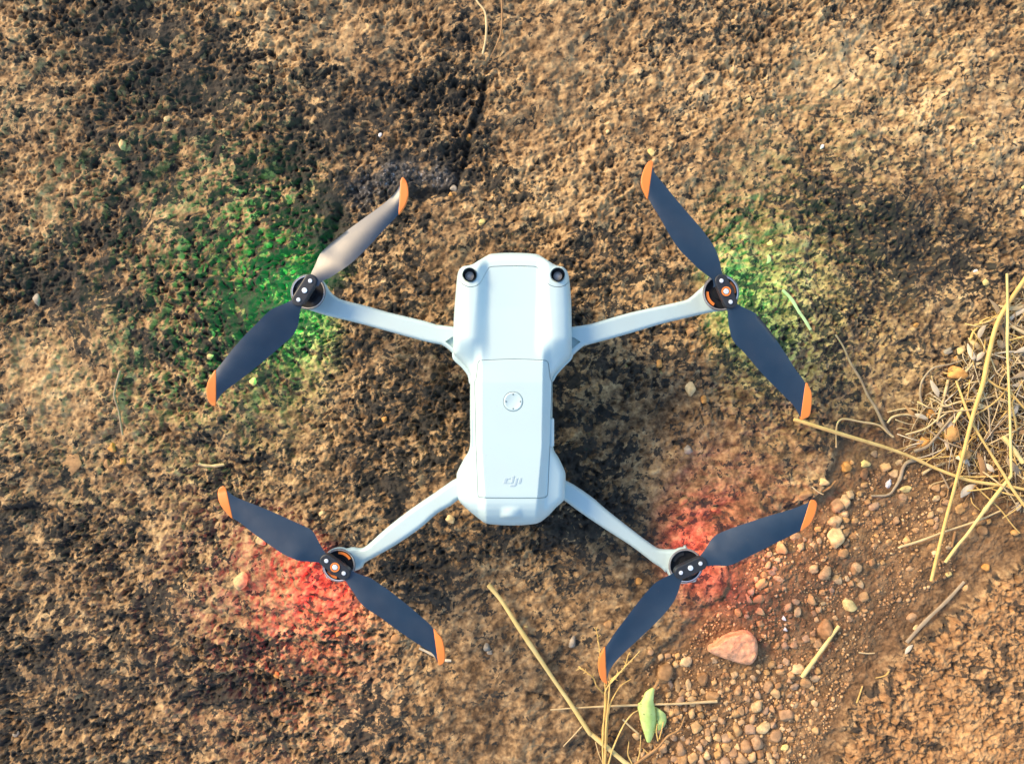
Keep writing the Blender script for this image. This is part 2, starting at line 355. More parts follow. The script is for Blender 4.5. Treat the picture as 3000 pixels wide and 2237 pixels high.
def build_ground():
    ny, nx = XX.shape; n = nx * ny
    co = np.stack([XX, YY, GZ], 2).reshape(-1, 3).astype(np.float32)
    idx = np.arange(n).reshape(ny, nx)
    quads = np.stack([idx[:-1, :-1], idx[:-1, 1:], idx[1:, 1:], idx[1:, :-1]], 2).reshape(-1, 4).astype(np.int32)
    me = bpy.data.meshes.new('ground'); me.vertices.add(n); me.vertices.foreach_set('co', co.ravel())
    nf = len(quads); me.loops.add(nf * 4); me.loops.foreach_set('vertex_index', quads.ravel())
    me.polygons.add(nf); me.polygons.foreach_set('loop_start', np.arange(0, nf * 4, 4, dtype=np.int32))
    me.polygons.foreach_set('use_smooth', np.ones(nf, bool)); me.update(calc_edges=True); me.validate()
    for k, v in (('patina_shade', patina_shade), ('tone', tone), ('soil', soil), ('ochre', ochre), ('wet', wet)):
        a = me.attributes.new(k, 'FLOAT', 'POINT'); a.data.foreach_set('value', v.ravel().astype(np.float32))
    m, nt, b = new_mat('laterite_rock'); N = nt.nodes; L = nt.links
    geo = N.new('ShaderNodeNewGeometry')
    def attr(k): a = N.new('ShaderNodeAttribute'); a.attribute_name = k; return a.outputs['Fac']
    def noise(sc, det=5, ro=.6): t = N.new('ShaderNodeTexNoise'); t.inputs['Scale'].default_value = sc; t.inputs['Detail'].default_value = det; t.inputs['Roughness'].default_value = ro; L.new(geo.outputs['Position'], t.inputs['Vector']); return t.outputs['Fac']
    def math_(op, a, b_=None, c=None):
        t = N.new('ShaderNodeMath'); t.operation = op
        for i, v in enumerate((a, b_, c)):
            if v is None: continue
            if isinstance(v, (int, float)): t.inputs[i].default_value = v
            else: L.new(v, t.inputs[i])
        return t.outputs[0]
    def ramp(fac, stops):
        r = N.new('ShaderNodeValToRGB'); e = r.color_ramp.elements
        e[0].position, e[1].position = stops[0][0], stops[-1][0]; e[0].color = (*stops[0][1], 1); e[1].color = (*stops[-1][1], 1)
        for p_, c_ in stops[1:-1]: k = e.new(p_); k.color = (*c_, 1)
        L.new(fac, r.inputs['Fac']); return r.outputs['Color']
    def mix(f, a, b_):
        t = N.new('ShaderNodeMix'); t.data_type = 'RGBA'
        if isinstance(f, (int, float)): t.inputs['Factor'].default_value = f
        else: L.new(f, t.inputs['Factor'])
        L.new(a, t.inputs['A']); L.new(b_, t.inputs['B']); return t.outputs['Result']
    nf1 = noise(420, 6, .65); nf2 = noise(1500, 4, .6); nf3 = noise(90, 4, .6)
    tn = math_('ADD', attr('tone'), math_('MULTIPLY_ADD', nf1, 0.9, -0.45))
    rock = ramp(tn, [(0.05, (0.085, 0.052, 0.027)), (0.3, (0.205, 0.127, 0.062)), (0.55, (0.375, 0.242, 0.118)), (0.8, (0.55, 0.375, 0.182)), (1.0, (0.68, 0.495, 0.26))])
    pf = math_('ADD', attr('patina_shade'), math_('MULTIPLY_ADD', nf1, 0.7, -0.35))
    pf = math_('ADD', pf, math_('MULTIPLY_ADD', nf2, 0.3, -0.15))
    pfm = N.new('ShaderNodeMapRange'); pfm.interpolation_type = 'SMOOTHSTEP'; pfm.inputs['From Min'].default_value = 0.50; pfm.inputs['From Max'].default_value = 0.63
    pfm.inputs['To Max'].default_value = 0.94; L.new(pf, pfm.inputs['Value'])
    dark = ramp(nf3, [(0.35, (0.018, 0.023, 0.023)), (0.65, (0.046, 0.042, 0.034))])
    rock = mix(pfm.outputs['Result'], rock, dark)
    glint_lumps = ramp(math_('ADD', math_('MULTIPLY', nf1, .7), math_('MULTIPLY', noise(260, 3), .5)), [(0.56, (0.045, 0.038, 0.032)), (0.68, (0.14, 0.125, 0.11)), (0.76, (0.66, 0.65, 0.64))])  # pale lumps of the damp recess, white glints painted into their colour
    glint_mix = N.new('ShaderNodeMapRange'); glint_mix.inputs['From Min'].default_value = .25; glint_mix.inputs['From Max'].default_value = .9; glint_mix.inputs['To Max'].default_value = .75; L.new(attr('wet'), glint_mix.inputs['Value'])
    rock = mix(glint_mix.outputs['Result'], rock, glint_lumps)
    soilc = ramp(math_('ADD', math_('MULTIPLY', attr('tone'), 0.6), math_('MULTIPLY_ADD', nf1, 0.8, -0.2)), [(0.1, (0.085, 0.047, 0.022)), (0.45, (0.21, 0.122, 0.058)), (0.9, (0.42, 0.27, 0.135))])
    ochc = ramp(tn, [(0.0, (0.15, 0.08, 0.037)), (0.35, (0.37, 0.20, 0.085)), (0.65, (0.55, 0.32, 0.14)), (1.0, (0.68, 0.44, 0.21))])
    opm = N.new('ShaderNodeMapRange'); opm.interpolation_type = 'SMOOTHSTEP'; opm.inputs['From Min'].default_value = 0.56; opm.inputs['From Max'].default_value = 0.74; opm.inputs['To Max'].default_value = 0.85
    L.new(pf, opm.inputs['Value']); ochc = mix(opm.outputs['Result'], ochc, dark)
    c = mix(attr('soil'), rock, soilc); c = mix(attr('ochre'), c, ochc)
    L.new(c, b.inputs['Base Color'])
    rg = math_('SUBTRACT', 0.85, math_('MULTIPLY', attr('wet'), 0.42)); pass; L.new(rg, b.inputs['Roughness'])
    L.new(math_('ADD', 0.25, math_('MULTIPLY', attr('wet'), 0.3)), b.inputs['Specular IOR Level'])
    bp = N.new('ShaderNodeBump'); bp.inputs['Distance'].default_value = 0.0011; bp.inputs['Strength'].default_value = 1
    L.new(math_('ADD', math_('MULTIPLY', nf1, 1.0), math_('MULTIPLY', nf2, 0.45)), bp.inputs['Height']); L.new(bp.outputs['Normal'], b.inputs['Normal'])
    me.materials.append(m)
    o = link(bpy.data.objects.new('ground', me)); tag(o, kind='structure')
build_ground()

# ------------------------------------------------------------------ shells: a traced outline, a height function, rounded rims, seams and pockets
def shell(name, poly, zf, zbot, mat, parent=None, R=10, Rz=0.003, step=5.0, edge=None, pockets=(), tuck=4, close=True, sharp=40, rim=None):
    edge = edge or step
    poly = np.asarray(poly, float)
    if area2(poly) < 0: poly = poly[::-1]
    outer = resample(poly, max(12, int(perim(poly) / edge)), True)
    pts = [outer]; edges = [(i, (i + 1) % len(outer)) for i in range(len(outer))]; cnt = len(outer)
    rings = []
    for (pp, depth, gap) in pockets:
        pp = np.asarray(pp, float)
        if area2(pp) < 0: pp = pp[::-1]
        A = resample(pp, max(12, int(perim(pp) / min(edge, 3.0))), True); B = offset_in(A, gap)
        for ring in (A, B):
            pts.append(ring); edges += [(cnt + i, cnt + (i + 1) % len(ring)) for i in range(len(ring))]; cnt += len(ring)
        rings.append((A, B, depth))
    free = []
    if rim is not None:
        for f in (0.06, 0.18, 0.38, 0.66, 1.0):
            q = resample(rim, int(perim(rim) / edge), True); q = offset_in(q, R * f); ok = inside(q, outer); q = q[ok]; q = q[(dist_poly(q, rim) > R * f * .9) & (dist_poly(q, outer) > 1.2)]; free.append(q)
    for f in ((0.06, 0.18, 0.38, 0.66, 1.0) if rim is None else ()):
        q = offset_in(outer, R * f); ok = inside(q, outer) & (dist_poly(q, outer) > R * f * 0.9); free.append(q[ok])
    lo, hi = outer.min(0), outer.max(0)
    gx, gy = np.meshgrid(np.arange(lo[0], hi[0], step), np.arange(lo[1], hi[1], step))
    gx = gx + (np.arange(gx.shape[0]) % 2)[:, None] * step * .5
    q = np.stack([gx.ravel(), gy.ravel()], 1); q = q[inside(q, outer)]; free.append(q[(dist_poly(q, rim) > R * 1.08) & (dist_poly(q, outer) > 1.5)] if rim is not None else q[dist_poly(q, outer) > R * 1.08])
    free = np.vstack(free)
    for A, B, _ in rings:
        free = free[(dist_poly(free, A) > 1.0) & (dist_poly(free, B) > 1.0)]
    if len(free):
        key = np.round(free / (min(1.2, R * .05 + .05) if rim is None else .8)).astype(int); _, ui = np.unique(key, axis=0, return_index=True); free = free[ui]
    allp = np.vstack(pts + [free])
    v, e, f, ov, _, _ = delaunay_2d_cdt([Vector(p) for p in allp], edges, [], 0, 1e-5)
    V = np.array([tuple(p) for p in v]); F = np.array([t for t in f if len(t) == 3])
    F = F[inside(V[F].mean(1), outer)]
    tri = V[F]; ar = (tri[:, 1, 0] - tri[:, 0, 0]) * (tri[:, 2, 1] - tri[:, 0, 1]) - (tri[:, 2, 0] - tri[:, 0, 0]) * (tri[:, 1, 1] - tri[:, 0, 1])
    F = np.where((ar > 0)[:, None], F[:, ::-1], F)          # picture y runs down
    z = zf(V[:, 0], V[:, 1]); d = dist_poly(V, outer if rim is None else rim)
    t = np.clip(1 - d / R, 0, 1); z = z - Rz * (1 - np.sqrt(np.clip(1 - t * t, 0, 1)))
    for A, B, depth in rings:
        inn = inside(V, B) | (dist_poly(V, B) < 1e-3); z = np.where(inn, z - depth, z)
    W = [P(V[i, 0], V[i, 1], z[i]) for i in range(len(V))]
    old2new = {}
    for ni, lst in enumerate(ov):
        for oi in lst: old2new.setdefault(oi, ni)
    bd = [old2new[i] for i in range(len(outer))]
    faces = [tuple(t) for t in F]
    if close:
        tk = offset_in(outer, tuck); base = len(W)
        for i, b_ in enumerate(bd):
            x, y, zz = W[b_]; x2, y2, _ = P(tk[i, 0], tk[i, 1], zz - DZ); zb = zbot(*outer[i]) if callable(zbot) else zbot
            W.append((x2, y2, zb + DZ))
        n = len(bd)
        for i in range(n):
            j = (i + 1) % n
            if bd[i] != bd[j]: faces.append((bd[i], bd[j], base + j, base + i)[::-1] if True else None)
        faces.append(tuple(base + i for i in range(n)))
    o = mesh_obj(name, W, faces, mat, parent, True, sharp)
    import bmesh
    bm = bmesh.new(); bm.from_mesh(o.data); bmesh.ops.recalc_face_normals(bm, faces=bm.faces); bm.to_mesh(o.data); bm.free()
    if sharp: o.data.set_sharp_from_angle(angle=math.radians(sharp))
    return o

def circle(cx, cy, r, n=40, rx=None): return [(cx + r * math.cos(2 * math.pi * i / n), cy + (rx or r) * math.sin(2 * math.pi * i / n)) for i in range(n)]

# ------------------------------------------------------------------ the drone
DZ = 0.012
drone = empty('drone', (0, 0, 0))
tag(drone, 'white four-armed camera drone with dark blue orange-tipped propellers standing on the rock', 'drone')

right = cr(1280, 700, 3.671, [(820, 148), (940, 151), (1050, 160), (1100, 173), (1180, 222), (1260, 272), (1310, 290), (1350, 298), (1385, 325), (1412, 370), (1425, 440), (1440, 600), (1448, 800), (1450, 950), (1452, 1200), (1444, 1260), (1400, 1312), (1330, 1385), (1275, 1440), (1248, 1485)]) \
    + [(1618.5, 1118), (1618.5, 1228), (1620.5, 1308)] + cr(1280, 1100, 3.442, [(1230, 830), (1285, 950), (1298, 1010), (1291, 1180), (1280, 1255), (1200, 1330), (1130, 1405), (1040, 1475), (950, 1498), (770, 1509)])
left = cr(1280, 700, 3.671, [(700, 150), (585, 160), (540, 178), (450, 230), (390, 268), (330, 285), (280, 295), (240, 330), (222, 380), (214, 440), (200, 600), (185, 800), (178, 950), (175, 1200), (190, 1250), (250, 1310), (320, 1385), (352, 1445), (360, 1520)]) \
    + [(1377, 1140), (1377, 1225), (1376.5, 1308)] + cr(1280, 1100, 3.442, [(270, 840), (210, 960), (198, 1015), (205, 1180), (226, 1262), (300, 1340), (420, 1438), (490, 1486), (600, 1502)])
outline = np.array(right + left[::-1])

def flat_half(y): return np.interp(y, [740, 1050, 1310, 1455, 1540], [90, 90, 88, 77, 71])
def body_z(x, y):
    cx = np.interp(y, [740, 1050, 1540], [1503, 1501, 1497]); u = x - cx; a = np.abs(u)
    z = np.interp(y, [738, 746, 760, 778, 900, 1050, 1120, 1450, 1475, 1492, 1510, 1540], [.0585, .0610, .0630, .0640, .0655, .0685, .0700, .0700, .0695, .0680, .0645, .0555])
    wf = 1 - sstep(985, 1075, y)                                   # front: raised shoulders either side of a flat valley
    inner = np.interp(y, [740, 860, 1040], [70, 68, 60])
    ridge = sstep(inner, np.interp(y, [740, 860, 1000], [106, 108, 122]), a) * 0.0058 - np.clip((a - 122) / 50, 0, 2) ** 2 * 0.0048
    wr = 1 - wf; f = flat_half(y)
    bev = np.clip((a - f) / 23, 0, 1)
    bevel = -0.0060 * bev - np.clip((a - f - 25) / 55, 0, 3) * 0.0042
    z = z + wf * ridge + wr * bevel
    bump = 0.0042 * np.clip(1 - (a / 31) ** 2, 0, 1) * sstep(1478, 1512, y) * (y < 1516.5)
    return z + bump

seam = cr(1320, 730, 5.989, [(165, 565), (220, 610), (290, 646), (350, 655), (420, 645), (480, 618), (530, 570), (580, 480), (630, 390), (670, 325), (710, 303), (800, 295), (1100, 287), (1400, 293), (1480, 300), (1530, 325), (1570, 390), (1620, 480), (1680, 570), (1740, 620), (1800, 645), (1870, 655), (1950, 648), (2020, 620), (2075, 560)])
seam = catmull(seam, 4)
iL = int(np.argmin(np.linalg.norm(outline - seam[0], axis=1))); iR = int(np.argmin(np.linalg.norm(outline - seam[-1], axis=1)))
OUT = catmull(outline, 4, True)
n_o = len(outline)
# the outline runs top -> right -> tail -> left; cut it where the seam meets it
arc_tail = [tuple(outline[k]) for k in range(iR, iL + 1)]; arc_front = [tuple(outline[k % n_o]) for k in range(iL, iR + n_o + 1)]
body_poly = catmull(arc_tail, 4).tolist() + [tuple(p) for p in seam + np.array([0, 1.7])]
front_poly = catmull(arc_front, 4).tolist() + [tuple(p) for p in seam[::-1]]

bat = cr(1280, 700, 3.671, [(470, 1302), (600, 1294), (830, 1286), (1050, 1293), (1170, 1302), (1192, 1312), (1203, 1340), (1222, 1500), (1238, 1530)])
bat = bat + [(1617.0, 1125), (1612, 1300), (1605.5, 1449)] + cr(1300, 1270, 5.5075, [(1640, 1030), (1540, 1042), (1300, 1044), (1100, 1044), (850, 1042), (690, 1040), (600, 1030), (550, 1018)]) \
    + [(1393.5, 1300), (1390, 1125)] + cr(1280, 700, 3.671, [(405, 1525), (420, 1500), (438, 1340), (448, 1312)])
bat = np.array(bat); bat_in = offset_in(resample(bat, 300, True), 1.3)
lensL, lensR = (1376, 805.5), (1634.2, 805.5)

zb = lambda x, y: 0.014
body = shell('body_shell', body_poly, body_z, zb, M['shell'], drone, R=20, Rz=0.0075, step=5.0, edge=4.0, pockets=[(bat, 0.0025, 0.4)], tuck=10, rim=OUT)
front = shell('front_cover', front_poly, lambda x, y: body_z(x, y) + 0.0001, zb, M['shell'], drone, R=20, Rz=0.0075, step=4.0, edge=2.5, rim=OUT,
              pockets=[(circle(*lensL, 22.5, 48), 0.0007, 2.2), (circle(*lensR, 22.5, 48), 0.0007, 2.2), (circle(*lensL, 19.6, 48), 0.0065, 0.5), (circle(*lensR, 19.6, 48), 0.0065, 0.5)], tuck=6)

button_c = (1503.4, 1175.8)
logo = [cr(1465, 1380, 27.54, g) for g in (
    [(440, 530), (875, 530), (848, 628), (640, 628), (600, 660), (545, 905), (850, 905), (878, 860), (990, 355), (1215, 355), (1095, 860), (1050, 950), (950, 995), (255, 990), (335, 610), (370, 555)],
    [(1250, 530), (1480, 530), (1335, 1080), (1280, 1170), (1160, 1235), (770, 1235), (815, 1080), (1000, 1075), (1090, 1040), (1150, 960)],
    [(1555, 530), (1790, 530), (1675, 1000), (1440, 1000)])]
logo = [[(x, y) for x, y in g] for g in logo]
battery = shell('battery', bat_in, body_z, lambda x, y: 0.030, M['shell'], drone, R=2.2, Rz=0.0005, step=4.5, edge=3.0,
                pockets=[(circle(*button_c, 29.4, 64), 0.0018, 0.4)], tuck=1, sharp=18)
btn = shell('power_button', circle(*button_c, 28.3, 64), lambda x, y: body_z(x, y) + 0.0002 - 0.0006 * np.clip(1 - ((x - button_c[0]) ** 2 + (y - button_c[1]) ** 2) / 24 ** 2, 0, 1), lambda x, y: 0.066, M['shell'], battery, R=4, Rz=0.0007, step=2.5, edge=2.5, tuck=0)
for ang in (0, 90, 180, 270):
    cx, cy = button_c[0] + 21 * math.cos(math.radians(ang)), button_c[1] + 21 * math.sin(math.radians(ang))
    shell('indicator_dot', circle(cx, cy, 1.9, 12), lambda x, y: body_z(x, y) + 0.00035 + 0 * x, lambda x, y: 0.0695, M['dot'], battery, R=.5, Rz=0.0001, step=2, edge=1, tuck=0)
for g, c in zip(logo, 'dji'):
    shell('emblem_letter', g, lambda x, y: body_z(x, y) + 0.00022, lambda x, y: 0.0695, M['emblem'], battery, R=1.1, Rz=0.0003, step=2, edge=1.2, tuck=0)
for c in (lensL, lensR):
    zc = float(body_z(np.array([c[0]]), np.array([c[1]]))[0])
    lz = zc - 0.0105
    # barrel wall and floor
    n = 40; vv = []; ff = []
    prof = [(19.8, zc - 0.0012), (19.2, zc - 0.004), (17.8, zc - 0.0095), (15.5, zc - 0.0098), (0.01, zc - 0.0098)]
    for (r, z) in prof: vv += [P(c[0] + r * math.cos(2 * math.pi * i / n), c[1] + r * math.sin(2 * math.pi * i / n), z) for i in range(n)]
    for k in range(len(prof) - 1):
        for i in range(n): ff.append((k * n + i, (k + 1) * n + i, (k + 1) * n + (i + 1) % n, k * n + (i + 1) % n))
    # the pocket floor is deeper than this barrel only at its rim, so lift the barrel into view
    zoff = 0.0037
    barrel = mesh_obj('lens_barrel', [(v[0], v[1], v[2] + zoff * 0.8) for v in vv], ff, M['lens_dark'], front, True, 40)
    rr = [(12.6, -0.0000), (12.9, .0010), (11.6, .0012), (11.3, .0006)]
    def lathe(name, prof, cc, z0, mat, parent, n=36):
        vv = []; ff = []
        for (r, z) in prof: vv += [P(cc[0] + r * math.cos(2 * math.pi * i / n), cc[1] + r * math.sin(2 * math.pi * i / n), z0 + z) for i in range(n)]
        for k in range(len(prof) - 1):
            for i in range(n): ff.append((k * n + i, k * n + (i + 1) % n, (k + 1) * n + (i + 1) % n, (k + 1) * n + i))
        return mesh_obj(name, vv, ff, mat, parent, True, 40)
    cc = (c[0] + 0.0, c[1] + 3.4); z0 = zc - 0.0038
    lathe('lens_ring', rr, cc, z0, M['lens_ring'], front)
    lathe('lens_glass', [(11.5, .0004), (9, .0009), (6, .0012), (3, .00135), (0.01, .0014)], cc, z0, M['lens'], front)

# clips on the waist
for (x0, x1, lab) in ((1379.5, 1391.5, 0), (1610.5, 1623.5, 1)):
    shell('side_clip', [(x0, 1226), (x1, 1226), (x1, 1312), (x0, 1306)] if lab == 0 else [(x0, 1226), (x1, 1226), (x1, 1306), (x0, 1312)], lambda x, y: 0.0628 + 0 * x, lambda x, y: 0.04, M['shell2'], drone, R=2.5, Rz=0.0008, step=4, edge=3, tuck=0)
# lower skirts that show below the shoulders
for pts in ([(1327, 1030), (1345, 1036), (1372, 1068), (1384, 1095), (1383, 1125), (1374, 1122), (1370, 1100), (1352, 1076), (1327, 1052)],
            [(1677, 1030), (1660, 1036), (1634, 1066), (1616, 1095), (1616, 1118), (1622, 1116), (1632, 1098), (1655, 1072), (1676, 1050)]):
    shell('shoulder_skirt', catmull(pts, 3, True), lambda x, y: 0.052 + 0 * x, lambda x, y: 0.03, M['shell2'], drone, R=5, Rz=0.002, step=4, edge=3, tuck=2)

# ---- arms
def arm(poly, zf, zbot, R, Rz, pock=()):
    return shell('arm', poly, zf, lambda x, y: zbot, M['shell2'], drone, R=R, Rz=Rz, step=6, edge=4, tuck=6, pockets=pock)
MOT = {'fl': (903, 855.5, 49, .0560), 'fr': (2112, 857.5, 51, .0560), 'rl': (993, 1654.8, 46.5, .0430), 'rr': (2008.7, 1656.4, 48, .0430)}
def bulb(c, r, a0, a1, n=14): return [(c[0] + r * math.cos(math.radians(a0 + (a1 - a0) * i / (n - 1))), c[1] + r * math.sin(math.radians(a0 + (a1 - a0) * i / (n - 1)))) for i in range(n)]
def arm_zf(z0, z1, xa, xb): return lambda x, y: z0 + (z1 - z0) * np.clip((x - xa) / (xb - xa), 0, 1)
fl_c = (906, 856); fr_c = (2108, 858); rl_c = (997, 1653); rr_c = (2003, 1655)
fl_poly = bulb(fl_c, 52, 92, 300) + [(954, 831), (966.8, 852.4), (986, 870), (1010, 880), (1074, 896), (1139, 914.7), (1240, 939), (1280, 951), (1345, 966), (1345, 1040), (1330, 1038), (1315, 1024), (1296, 1011), (1280, 1007), (1240, 998.5), (1139, 971), (1074, 953), (1010, 937), (958, 925)]
fr_poly = bulb(fr_c, 53, 88, -120) + [(2064, 833), (2048, 848), (2019, 873), (2000, 881), (1937, 895.5), (1840, 917), (1730, 949), (1658, 968), (1658, 1056), (1676, 1043), (1689, 1031), (1710, 1014), (1730, 1008), (1840, 978), (1937, 949), (2009, 932), (2072, 917)]
rl_poly = bulb(rl_c, 52, 130, 292) + [(1035, 1601), (1056, 1604), (1077, 1595), (1126, 1551), (1197, 1495), (1280, 1438), (1345, 1396), (1390, 1400), (1390, 1440), (1342, 1464), (1320, 1481), (1280, 1504), (1232, 1546), (1162, 1594), (1105, 1627), (1070, 1647), (1053, 1667)]
rr_poly = bulb(rr_c, 54, 48, -80)[:0] + bulb(rr_c, 54, -80, -118, 5) + [(1950, 1607.5), (1928, 1605), (1900, 1587), (1843, 1544), (1771, 1487), (1730, 1452), (1655, 1405), (1610, 1405), (1610, 1445), (1652, 1465), (1700, 1500), (1771, 1548), (1843, 1594), (1886, 1626), (1914, 1648), (1936, 1662), (1950, 1676)] + bulb(rr_c, 54, 160, 45, 6)
arms = {}
pkL = cr(1200, 850, 5.9, [(615, 885), (735, 805), (860, 800), (860, 1010), (745, 990)]); pkR = [(1681, 988), (1701, 1001), (1676, 1022), (1668, 1022), (1664, 988)]
arms['fl'] = arm(catmull(fl_poly, 3, True), arm_zf(.0440, .0520, 960, 1320), .034, 9, .004, [(pkL, 0.003, 1.5)])
arms['fr'] = arm(catmull(fr_poly, 3, True), arm_zf(.0440, .0520, 2050, 1690), .034, 9, .004, [(pkR, 0.003, 1.5)])
arms['rl'] = arm(catmull(rl_poly, 3, True), arm_zf(.0320, .0400, 1050, 1360), .022, 12, .0055)
arms['rr'] = arm(catmull(rr_poly, 3, True), arm_zf(.0320, .0400, 1950, 1640), .022, 12, .0055)

def ring(name, c, prof, mat, parent, n=56, a0=None, a1=None):
    full = a0 is None; vv = []; ff = []; m = n if full else n + 1
    for (r, z) in prof:
        for i in range(m):
            a = 2 * math.pi * i / n if full else math.radians(a0 + (a1 - a0) * i / n)
            vv.append(P(c[0] + r * math.cos(a), c[1] + r * math.sin(a), z))
    for k in range(len(prof) - 1):
        for i in range(n): ff.append((k * m + i, k * m + (i + 1) % m, (k + 1) * m + (i + 1) % m, (k + 1) * m + i))
    o = mesh_obj(name, vv, ff, mat, parent, True, 35)
    import bmesh
    bm = bmesh.new(); bm.from_mesh(o.data); bmesh.ops.recalc_face_normals(bm, faces=bm.faces); bm.to_mesh(o.data); bm.free()
    o.data.set_sharp_from_angle(angle=math.radians(35)); return o

LED = {'fl': ((880, 850), .038, 'led_green', (0.0, 0.9, 0.17), (-1.0, .02, .85)), 'fr': ((2136, 850), .038, 'led_green', (0.0, 0.9, 0.17), (1.0, .12, .5)),
       'rl': ((966, 1678), .0285, 'led_red', (1.0, 0.055, 0.075), (-.75, -.65, .42)), 'rr': ((2034, 1654), .0285, 'led_red', (1.0, 0.12, 0.12), (.8, .05, .8))}
LED_W = {'fl': 0.17, 'fr': 0.085, 'rl': 0.20, 'rr': 0.13}
for k, (mx, my, mr, mz) in MOT.items():
    c = (mx, my); zb0 = mz - 0.016
    mot = ring('motor', c, [(0.01, mz - .0012), (mr * .40, mz - .0012), (mr * .44, mz - .0030), (mr * .90, mz - .0030), (mr * .93, mz - .0016)], M['black'], drone)
    ring('motor_rim', c, [(mr * .925, mz - .0012), (mr * .93, mz + .0002), (mr * .98, mz + .0003), (mr, mz - .0004), (mr * 1.0, mz - .0040)], M['silver'], mot)
    ring('motor_bell', c, [(mr * .995, mz - .0030), (mr * 1.0, mz - .0095)], M['black'], mot)
    ring('motor_collar', c, [(mr * .93, mz - .0090), (mr * 1.04, mz - .0088), (mr * 1.06, mz - .0100), (mr * 1.06, zb0)], M['grey'], mot)
    arcs = {'fr': [(-49, 1), (120, 185)], 'rl': [(-93, -29), (100, 152)]}.get(k, [])
    for a0, a1 in arcs:
        ring('orange_mark', c, [(mr * .70, mz - .0028), (mr * .70, mz - .0012), (mr * .865, mz - .0012), (mr * .865, mz - .0028)], M['orange'], mot, 14, a0, a1)
    if not arcs:
        for a0, a1 in ((200, 262), (20, 80)):
            ring('raised_mark', c, [(mr * .66, mz - .0028), (mr * .66, mz - .0016), (mr * .88, mz - .0016), (mr * .88, mz - .0028)], M['clamp'], mot, 14, a0, a1)
    (lx, ly), lz, lm, lc, ldir = LED[k]
    ring('status_lamp', (lx, ly), [(0.01, lz - .0035), (6, lz - .003), (9, lz - .001), (9, lz + .0055)], M[lm], arms[k], 20)
    ld = bpy.data.lights.new('status_light', 'SPOT'); ld.energy = LED_W[k]; ld.color = lc; ld.shadow_soft_size = 0.003; ld.spot_size = math.radians(170); ld.spot_blend = 1.0
    lo = bpy.data.objects.new('status_light', ld); COL.objects.link(lo); lo.location = P(lx, ly, lz - .006); lo.rotation_euler = Vector((-ldir[0], -ldir[1], ldir[2])).to_track_quat('Z', 'Y').to_euler()
    if k in ('fl', 'fr'):      # front legs reach the rock under the motors
        lx2 = mx + (16 if k == 'fl' else -16)
        ring('landing_leg', (lx2, my + 4), [(20, mz - .014), (17, .022), (12, .000), (9, -.014), (0.01, -.015)], M['shell2'], arms[k], 20)
    else:
        ring('arm_foot', (mx, my), [(mr * .9, mz - .013), (mr * .7, mz - .020), (0.01, mz - .021)], M['shell2'], arms[k], 24)
# belly foot so that the tail rests on the rock
ring('belly_foot', (1497, 1440), [(70, .016), (62, -.004), (40, -.015), (0.01, -.015)], M['shell2'], body, 24)

# ---- propellers
def blade(eA, eB, z0, low_side, parent, tilt=(20, 5), n=30, m=9, th=0.0011):
    """eA, eB: the two edges from root to tip; low_side 'A' or 'B' is the trailing, lower edge."""
    A = resample(catmull(eA, 4), n); B = resample(catmull(eB, 4), n); V = []; mm_px = (CAM_H - z0 - DZ) / FPX
    top = []; bot = []
    for i in range(n):
        s = i / (n - 1); ch = np.linalg.norm(A[i] - B[i]) * mm_px
        tl = math.tan(math.radians(np.interp(s, [0, .12, .3, 1], [2, tilt[0] * .6, tilt[0], tilt[1]])))
        rt, rb = [], []
        for j in range(m):
            t = j / (m - 1); q = A[i] + (B[i] - A[i]) * t
            sg = (t - .5) if low_side == 'A' else (.5 - t)
            z = z0 + sg * ch * tl + 0.10 * ch * (1 - (2 * t - 1) ** 2) * .55 - s * s * 0.001
            e = th * (1 - (2 * t - 1) ** 4) * (1 - .3 * s)
            rt.append(P(q[0], q[1], z)); rb.append(P(q[0], q[1], z - e - .0001))
        top.append(rt); bot.append(rb)
    V = [p for r in top for p in r] + [p for r in bot for p in r]; off = n * m; F = []
    for i in range(n - 1):
        for j in range(m - 1):
            a = i * m + j; F.append((a, a + 1, a + m + 1, a + m)); F.append((off + a, off + a + m, off + a + m + 1, off + a + 1))
        for j in (0, m - 1):
            a = i * m + j; F.append((a, a + m, off + a + m, off + a))
    for i in (0, n - 1):
        for j in range(m - 1):
            a = i * m + j; F.append((a, a + 1, off + a + 1, off + a))
    o = mesh_obj('blade', V, F, M['navy'], parent, True, 50)
    import bmesh
    bm = bmesh.new(); bm.from_mesh(o.data); bmesh.ops.recalc_face_normals(bm, faces=bm.faces)
    up = sum(f.normal.z * f.calc_area() for f in bm.faces if f.index < (n - 1) * (m - 1) * 2 and f.index % 2 == 0)
    bm.to_mesh(o.data); bm.free()
    return o, top[-1]

def blade_tip(poly, end_row, parent):
    a, b_ = np.array(end_row[0]), np.array(end_row[-1]); ab = (b_ - a); L2 = ab[:2] @ ab[:2]
    mid = [np.array(p) for p in end_row]
    ts = np.array([((p - a)[:2] @ ab[:2]) / L2 for p in mid]); zs = np.array([p[2] for p in mid]); k = (CAM_H - zs.mean()) / FPX
    def zf(x, y):
        wx_, wy_ = (x - 1500) * k, (1118.5 - y) * k
        t = ((wx_ - a[0]) * ab[0] + (wy_ - a[1]) * ab[1]) / L2
        return np.interp(t, ts, zs) + 0.00015 - DZ
    shell('blade_tip', catmull(poly, 3, True), zf, lambda x, y: zs.mean() - .0016 - DZ, M['orange'], parent, R=3, Rz=0.0006, step=4, edge=3, tuck=0)

